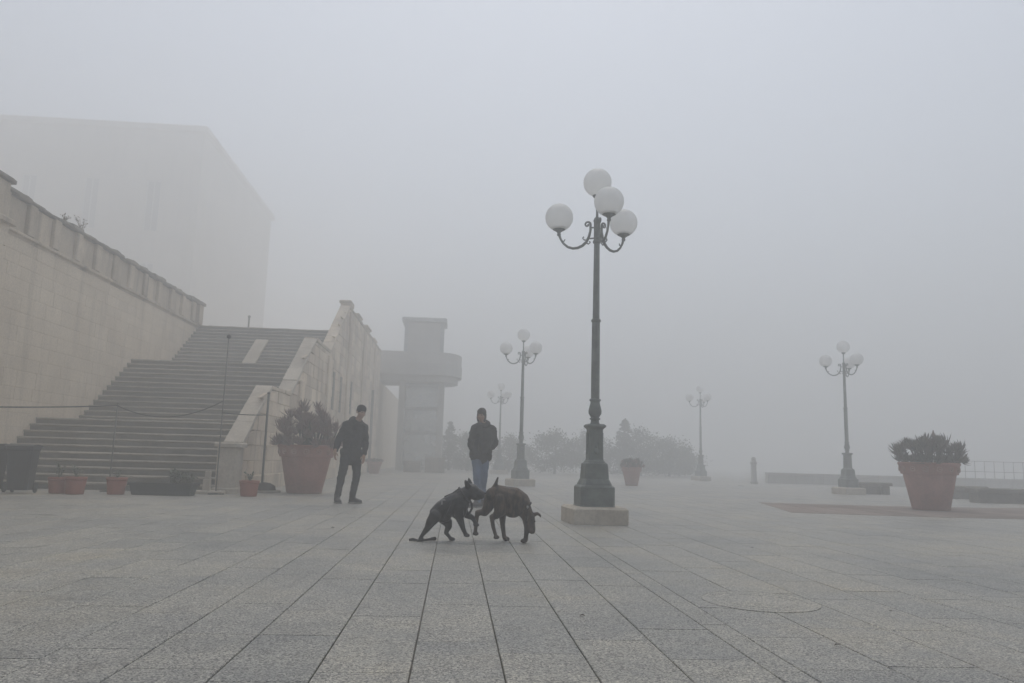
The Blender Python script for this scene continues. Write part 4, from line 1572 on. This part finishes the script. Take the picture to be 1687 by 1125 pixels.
def person(label, loc, J, jacket, trousers, hat, head_f, hood, hands, skirt, fold=0.012, hem=0.118, shoe_mat='shoe'):
    t = thing('person', label, 'person', loc)
    b = MB()
    # continuous body
    at, rot = head(b, J['head'], head_f, J['head_up'], J.get('hs', 1.0))
    b.chain([(J['head'] + V(0, 0, -0.05), 0.055), (J['neck'], 0.058), (J['chest'], 0.12), (J['belly'], 0.125), (J['pelvis'], 0.125)])
    for s in ('l', 'r'):
        b.chain([(J['neck'] + V(0, 0, -0.03), 0.05), (J['sh' + s], 0.062), (J['el' + s], 0.042), (J['wr' + s], 0.027)])
        b.chain([(J['pelvis'], 0.10), (J['hip' + s], 0.09), (J['kn' + s], 0.058), (J['an' + s], 0.040)])
        b.chain([(J['an' + s], 0.036), (J['an' + s] * 0.35 + J['toe' + s] * 0.65 + V(0, 0, 0.01), 0.022)])
    for s, (d, n, curl, side) in hands.items():
        hand(b, J['wr' + s], d, n, 1.0, curl, side)
    body = fuse('body', b, 0.0075, 'skin', t, 3)
    eyes(t, at, rot, J.get('hs', 1.0))
    # jacket
    m = MB()
    nk = J['neck']
    m.cap(J['hipl'] + V(-0.01, 0, 0.035), J['hipr'] + V(0.01, 0, 0.035), hem, hem)
    m.cap(nk + V(0, 0, -0.01), nk + V(0, 0, -0.08), 0.082, 0.12)
    m.chain([(nk + V(0, 0, -0.05), 0.085), (J['chest'], 0.158), (J['belly'], 0.166), (J['pelvis'] + V(0, 0, 0.02), 0.165), (skirt, 0.150)])
    sl, sr = J['shl'], J['shr']
    m.chain([(sl, 0.082), (J['chest'], 0.13), (sr, 0.082)])
    m.chain([(sl, 0.082), (nk + V(0, 0, -0.03), 0.088), (sr, 0.082)])
    m.cap(sl.lerp(J['chest'], 0.45) + V(0, 0, -0.08), J['hipl'].lerp(J['pelvis'], 0.4) + V(0, 0, 0.10), 0.115, 0.122)
    m.cap(sr.lerp(J['chest'], 0.45) + V(0, 0, -0.08), J['hipr'].lerp(J['pelvis'], 0.4) + V(0, 0, 0.10), 0.115, 0.122)
    for s in ('l', 'r'):
        c_ = J['cuff' + s]
        m.chain([(J['sh' + s], 0.082), (J['sh' + s].lerp(J['el' + s], 0.5), 0.074), (J['el' + s], 0.066), (c_, 0.052)])
    jk = fuse('jacket', m, 0.011, jacket, t, 5, (fold, 7.0, 13.0))
    # hood or collar round the neck
    m = MB()
    hd = hood
    m.chain([(nk + hd * 0.050 + V(0, 0, -0.02), 0.090), (nk + hd * 0.105 + V(0, 0, 0.005), 0.080)])
    side = hd.cross(V(0, 0, 1)).normalized()
    for k in (-1, 1):
        m.chain([(nk + hd * 0.075 + side * 0.05 * k + V(0, 0, 0.01), 0.055), (nk + side * 0.085 * k + V(0, 0, 0.005), 0.052), (nk - hd * 0.075 + side * 0.045 * k + V(0, 0, -0.025), 0.045), (nk - hd * 0.085 + V(0, 0, -0.04), 0.045)])
    fuse('hood', m, 0.010, jacket, jk, 4, (0.008, 12, 12))
    # trousers
    m = MB()
    for s in ('l', 'r'):
        m.chain([(J['pelvis'] + V(0, 0, -0.02), 0.125), (J['hip' + s], 0.108), (J['hip' + s].lerp(J['kn' + s], 0.5), 0.088), (J['kn' + s], 0.072), (J['kn' + s].lerp(J['an' + s], 0.55), 0.063), (J['an' + s] + V(0, 0, -0.005), 0.058)])
    fuse('trousers', m, 0.010, trousers, t, 4, (0.010, 9.0, 16.0))
    # hat
    s_ = J.get('hs', 1.0)
    m = MB()
    m.ell(at(0, -0.012, 0.052), (0.086 * s_, 0.104 * s_, 0.086 * s_), 18, 12, rot)
    m.ell(at(0, -0.020, 0.015), (0.084 * s_, 0.096 * s_, 0.05 * s_), 18, 12, rot)
    m.ell(at(0, 0.010, 0.050), (0.080 * s_, 0.090 * s_, 0.030 * s_), 18, 12, rot)
    hat_o = fuse('beanie', m, 0.008, hat, t, 3, (0.004, 16, 16))
    for s in ('l', 'r'):
        shoe(t, J['heel' + s], J['toe' + s], shoe_mat)
    return t, jk, at, rot


# man on the left: leaning forward, walking, looking towards the dogs
J1 = dict(head=V(0.190, -0.12, 1.648), head_up=V(0.22, -0.10, 1), neck=V(0.118, -0.04, 1.468), chest=V(0.080, 0.0, 1.290), belly=V(0.062, 0.02, 1.090), pelvis=V(0.040, 0.03, 0.920),
          shl=V(-0.060, -0.10, 1.405), ell=V(-0.190, -0.12, 1.120), wrl=V(-0.225, -0.20, 0.925), cuffl=V(-0.215, -0.17, 0.955),
          shr=V(0.235, 0.06, 1.375), elr=V(0.285, 0.02, 1.100), wrr=V(0.285, -0.12, 0.870), cuffr=V(0.285, -0.10, 0.905),
          hipl=V(-0.040, -0.03, 0.87), knl=V(-0.100, -0.10, 0.485), anl=V(-0.165, -0.02, 0.105), heell=V(-0.19, 0.02, 0.0), toel=V(-0.075, -0.23, 0.0),
          hipr=V(0.125, 0.06, 0.87), knr=V(0.160, -0.01, 0.485), anr=V(0.090, 0.07, 0.110), heelr=V(0.035, 0.09, 0.0), toer=V(0.285, -0.03, 0.0), hs=1.0)
p1, jk1, at1, rot1 = person('man in black jacket and black beanie leaning forward beside the big planter', (-1.93, 14.34, 0), J1,
                 'jacket_black', 'jeans_dark', 'wool', V(0.62, -0.86, -0.22), V(-0.75, 0.55, 0.25).normalized(),
                 {'l': (V(0.04, -0.10, -1), V(0.8, 0.35, 0), 0.3, 1), 'r': (V(-0.04, -0.12, -1), V(-0.8, 0.3, 0), 0.3, -1)}, V(0.05, 0.02, 0.82), 0.014)
# man behind the dogs: upright, hands in his pockets
J2 = dict(head=V(0.010, -0.05, 1.650), head_up=V(0.02, 0.0, 1), neck=V(0.050, 0.0, 1.480), chest=V(0.060, 0.01, 1.310), belly=V(0.045, 0.0, 1.110), pelvis=V(0.030, 0.0, 0.935),
          shl=V(-0.105, -0.13, 1.405), ell=V(-0.165, -0.10, 1.130), wrl=V(-0.075, -0.075, 0.980), cuffl=V(-0.110, -0.130, 0.985),
          shr=V(0.215, 0.08, 1.405), elr=V(0.290, 0.14, 1.150), wrr=V(0.110, -0.02, 1.000), cuffr=V(0.155, -0.02, 1.015),
          hipl=V(-0.045, -0.04, 0.89), knl=V(-0.030, -0.09, 0.49), anl=V(-0.010, -0.02, 0.10), heell=V(0.02, 0.02, 0.0), toel=V(-0.155, -0.19, 0.0),
          hipr=V(0.085, 0.04, 0.89), knr=V(0.080, -0.02, 0.49), anr=V(0.075, 0.05, 0.10), heelr=V(0.10, 0.09, 0.0), toer=V(-0.03, -0.15, 0.0), hs=1.0)
p2, jk2, at2, rot2 = person('man in dark parka and blue jeans standing behind the dogs, hands in pockets', (0.45, 14.05, 0), J2,
                 'jacket_olive', 'jeans_blue', 'wool_brown', V(-0.30, -0.95, -0.08), V(0.40, 0.85, 0.2).normalized(),
                 {'l': (V(0.25, -0.2, -1), V(0.8, 0.3, 0), 0.5, 1), 'r': (V(-0.6, -0.5, -0.7), V(-0.8, 0.3, 0), 0.5, -1)}, V(0.025, 0.0, 0.90), 0.016, 0.138)
m = MB()
m.chain([(V(0.0, -0.125, 1.46), 0.012), (V(-0.02, -0.175, 1.25), 0.010), (V(-0.03, -0.175, 1.0), 0.010)], 8)
m.build('zip', 'strap', jk2, True)
m = MB()
m.ell(V(-0.115, -0.10, 0.985), (0.075, 0.085, 0.085)); m.ell(V(0.165, -0.045, 1.00), (0.065, 0.085, 0.085))
fuse('pocket', m, 0.011, 'jacket_olive', jk2, 4, (0.008, 9, 9))
m = MB()        # knitted hood of the beanie down the cheeks
for k in (-1, 1):
    m.chain([(at2(k * 0.070, -0.01, 0.02), 0.022), (at2(k * 0.072, 0.0, -0.05), 0.022), (at2(k * 0.055, 0.005, -0.10), 0.026)])
m.ell(at2(0, -0.05, -0.04), (0.075, 0.06, 0.10), 14, 10, rot2)
fuse('hood_lining', m, 0.009, 'wool_brown', p2, 3)

# ------------------------------------------------------------------ dogs


def paw(mb, p, fwd=V(1, 0, 0), s=1.0):
    mb.ell(p + fwd * 0.012 * s + V(0, 0, 0.020 * s), (0.036 * s, 0.028 * s, 0.022 * s), 12, 8)
    sd = V(-fwd.y, fwd.x, 0)
    for o in (-0.017, -0.006, 0.006, 0.017):
        mb.ell(p + fwd * (0.040 - abs(o) * 0.5) * s + sd * o * s + V(0, 0, 0.014 * s), (0.014 * s, 0.0085 * s, 0.012 * s), 8, 6)


D1 = thing('black_dog', 'black short-coated puppy with pricked ears bounding towards the brindle dog', 'dog', (-0.09, 8.28, 0))
b = MB()
b.chain([(V(-0.070, 0.0, 0.285), 0.086), (V(-0.01, 0.0, 0.330), 0.100), (V(0.075, 0, 0.370), 0.116), (V(0.145, 0, 0.395), 0.124), (V(0.190, 0, 0.465), 0.090), (V(0.240, -0.005, 0.505), 0.078)])
b.ell(V(0.155, 0, 0.330), (0.090, 0.090, 0.110))                 # deep chest
b.ell(V(-0.01, 0, 0.265), (0.095, 0.078, 0.075))                 # tuck of belly and loin
# head: broad skull, blunt muzzle, hanging lips
b.ell(V(0.285, -0.005, 0.530), (0.078, 0.074, 0.074))
b.chain([(V(0.315, -0.005, 0.512), 0.062), (V(0.375, -0.01, 0.492), 0.052)])
b.ell(V(0.388, -0.01, 0.478), (0.040, 0.046, 0.036))
b.ell(V(0.335, -0.01, 0.458), (0.055, 0.046, 0.032))
b.ell(V(0.420, -0.01, 0.505), (0.013, 0.018, 0.012))
for k in (-1, 1):
    b.ell(V(0.325, k * 0.040, 0.548), (0.030, 0.018, 0.012))     # brow
    b.ell(V(0.290, k * 0.055, 0.490), (0.045, 0.026, 0.036))     # cheek
# ears
for (e0, e1, e2) in ((V(0.240, -0.050, 0.580), V(0.222, -0.058, 0.618), V(0.208, -0.058, 0.640)), (V(0.268, 0.045, 0.585), V(0.256, 0.048, 0.628), V(0.248, 0.045, 0.660))):
    b.chain([(e0, 0.034), (e1, 0.023), (e2, 0.008)], 10)
# hind leg stretched back (near side) and hind leg tucked under (far side)
b.chain([(V(-0.085, -0.050, 0.265), 0.070), (V(-0.128, -0.060, 0.205), 0.056), (V(-0.165, -0.062, 0.135), 0.035), (V(-0.215, -0.062, 0.065), 0.022), (V(-0.238, -0.062, 0.025), 0.020)])
paw(b, V(-0.235, -0.065, 0.0), V(1, 0, 0))
b.chain([(V(-0.03, 0.05, 0.26), 0.072), (V(0.040, 0.06, 0.195), 0.054), (V(0.056, 0.06, 0.150), 0.037), (V(0.028, 0.062, 0.085), 0.023), (V(0.075, 0.06, 0.030), 0.019)])
paw(b, V(0.082, 0.06, 0.0), V(1, 0, 0))
# forelegs lifted
b.chain([(V(0.145, -0.07, 0.35), 0.062), (V(0.168, -0.075, 0.245), 0.044), (V(0.205, -0.075, 0.145), 0.027), (V(0.232, -0.075, 0.090), 0.022)])
paw(b, V(0.235, -0.075, 0.055), V(0.9, 0, 0))
b.chain([(V(0.175, 0.07, 0.35), 0.060), (V(0.235, 0.072, 0.275), 0.040), (V(0.305, 0.072, 0.245), 0.028), (V(0.338, 0.072, 0.190), 0.021)])
paw(b, V(0.336, 0.072, 0.150), V(0.8, 0, 0))
fuse('body', b, 0.006, 'black_coat', D1, 14)
for k in (-1, 1):
    m = MB(); m.ell(V(0.343, -0.005 + k * 0.052, 0.532), 0.010, 10, 6); m.build('eye', 'eye', D1, True)
m = MB(); m.ell(V(0.424, -0.01, 0.506), (0.012, 0.016, 0.010), 10, 6); m.build('nose', 'eye', D1, True)
# harness: chest band, back strap, buckle
hs = MB()
pts = []
for k in range(25):
    a = 2 * math.pi * k / 24
    pts.append(V(0.045 + 0.05 * math.sin(a), 0.120 * math.cos(a), 0.352 + 0.122 * math.sin(a)))
hs.tube(pts, 0.010, 6)
pts = []
for k in range(25):
    a = 2 * math.pi * k / 24
    pts.append(V(0.205 - 0.055 * math.sin(a), 0.092 * math.cos(a), 0.478 + 0.078 * math.sin(a)))
hs.tube(pts, 0.011, 6)
hs.tube([V(0.00, 0, 0.455), V(0.08, 0, 0.492), V(0.150, 0, 0.545)], 0.012, 6)
hn_ = hs.build('harness', 'strap', D1, True)
m = MB()
m.box(-0.030, -0.018, -0.121, -0.112, 0.385, 0.435); m.box(-0.030, 0.012, -0.118, -0.109, 0.425, 0.437)
m.build('buckle', 'buckle', hn_)
m = MB()
m.tube([V(0.262, -0.06, 0.440), V(0.288, -0.07, 0.395), V(0.290, -0.07, 0.345), V(0.268, -0.07, 0.300), V(0.235, -0.08, 0.275)], 0.012, 6)
m.build('hanging_strap', 'strap', hn_, True)
# lead lying on the paving
m = MB()
m.tube([(-0.35, -0.05, 0.014), (-0.31, -0.055, 0.020), (-0.26, -0.10, 0.014), (-0.19, -0.06, 0.015), (-0.13, -0.03, 0.022), (-0.09, -0.02, 0.026)], [0.012, 0.016, 0.012, 0.012, 0.015, 0.018], 8)
m.cap((-0.12, -0.025, 0.024), (-0.085, -0.018, 0.028), 0.018, 0.020)
ld = m.build('dog_lead', 'strap', None, True, (-0.09, 8.28, 0))
tag(ld, 'short black lead lying on the paving under the black dog', 'dog lead')

D2 = thing('brindle_dog', 'dark brindle puppy sniffing with head low and stub tail raised', 'dog', (0.585, 8.40, 0))
b = MB()
b.chain([(V(-0.155, 0.0, 0.485), 0.086), (V(-0.09, 0, 0.490), 0.105), (V(0.00, -0.01, 0.455), 0.128), (V(0.065, -0.02, 0.435), 0.142), (V(0.125, -0.03, 0.415), 0.122), (V(0.180, -0.045, 0.340), 0.084), (V(0.218, -0.06, 0.270), 0.070)])
b.ell(V(0.060, -0.02, 0.370), (0.125, 0.112, 0.122))            # rib cage
# head hanging, seen three-quarter
b.ell(V(0.238, -0.07, 0.240), (0.062, 0.070, 0.074))
b.chain([(V(0.246, -0.09, 0.205), 0.052), (V(0.262, -0.115, 0.135), 0.040)])
b.ell(V(0.262, -0.12, 0.125), (0.036, 0.040, 0.032))
b.ell(V(0.272, -0.14, 0.112), (0.013, 0.012, 0.016))
b.ell(V(0.235, -0.105, 0.155), (0.028, 0.034, 0.045))
b.chain([(V(0.275, -0.05, 0.285), 0.026), (V(0.320, -0.05, 0.303), 0.020), (V(0.350, -0.055, 0.290), 0.014), (V(0.356, -0.06, 0.265), 0.008)], 10)
b.chain([(V(0.205, -0.12, 0.275), 0.024), (V(0.195, -0.150, 0.262), 0.016), (V(0.197, -0.158, 0.225), 0.008)], 10)
# tail
b.chain([(V(-0.150, 0, 0.555), 0.030), (V(-0.128, 0, 0.610), 0.020), (V(-0.110, 0, 0.672), 0.011)], 10)
# forelegs planted
b.chain([(V(0.175, -0.09, 0.40), 0.066), (V(0.192, -0.10, 0.285), 0.046), (V(0.208, -0.10, 0.160), 0.030), (V(0.203, -0.10, 0.070), 0.025), (V(0.200, -0.10, 0.035), 0.026)])
paw(b, V(0.188, -0.105, 0.0), V(-0.55, -0.83, 0), 1.12)
b.chain([(V(0.02, 0.06, 0.40), 0.066), (V(-0.045, 0.075, 0.27), 0.042), (V(-0.038, 0.075, 0.165), 0.029), (V(-0.025, 0.075, 0.080), 0.024), (V(-0.018, 0.075, 0.035), 0.024)])
paw(b, V(-0.008, 0.07, 0.0), V(0.75, -0.65, 0), 1.12)
# near hind leg folded, paw just off the paving
b.chain([(V(-0.075, -0.07, 0.43), 0.088), (V(-0.080, -0.085, 0.325), 0.066), (V(-0.120, -0.09, 0.275), 0.042), (V(-0.168, -0.09, 0.262), 0.027), (V(-0.150, -0.09, 0.160), 0.022), (V(-0.125, -0.09, 0.085), 0.021)])
paw(b, V(-0.118, -0.09, 0.030), V(0.55, 0, 0))
# far hind leg kicked back
b.chain([(V(-0.170, 0.05, 0.45), 0.080), (V(-0.205, 0.06, 0.350), 0.060), (V(-0.235, 0.065, 0.295), 0.044), (V(-0.318, 0.065, 0.292), 0.027), (V(-0.326, 0.065, 0.180), 0.022), (V(-0.332, 0.065, 0.095), 0.022)])
paw(b, V(-0.334, 0.065, 0.048), V(0.45, 0, 0))
fuse('body', b, 0.006, 'brindle', D2, 14)
m = MB(); m.ell(V(0.290, -0.115, 0.225), 0.010, 10, 6); m.build('eye', 'eye', D2, True)
m = MB(); m.ell(V(0.205, -0.135, 0.215), 0.010, 10, 6); m.build('eye', 'eye', D2, True)
m = MB(); m.ell(V(0.274, -0.148, 0.110), (0.013, 0.010, 0.012), 10, 6); m.build('nose', 'eye', D2, True)
m = MB()
pts = []
for k in range(25):
    a = 2 * math.pi * k / 24
    pts.append(V(0.190 + 0.062 * math.sin(a), -0.045 + 0.098 * math.cos(a), 0.355 + 0.062 * math.sin(a)))
m.tube(pts, 0.010, 6)
cl = m.build('collar', 'strap', D2, True)
m = MB(); m.ell(V(0.205, -0.148, 0.375), (0.013, 0.007, 0.016), 10, 6); m.build('tag', 'buckle', cl, True)
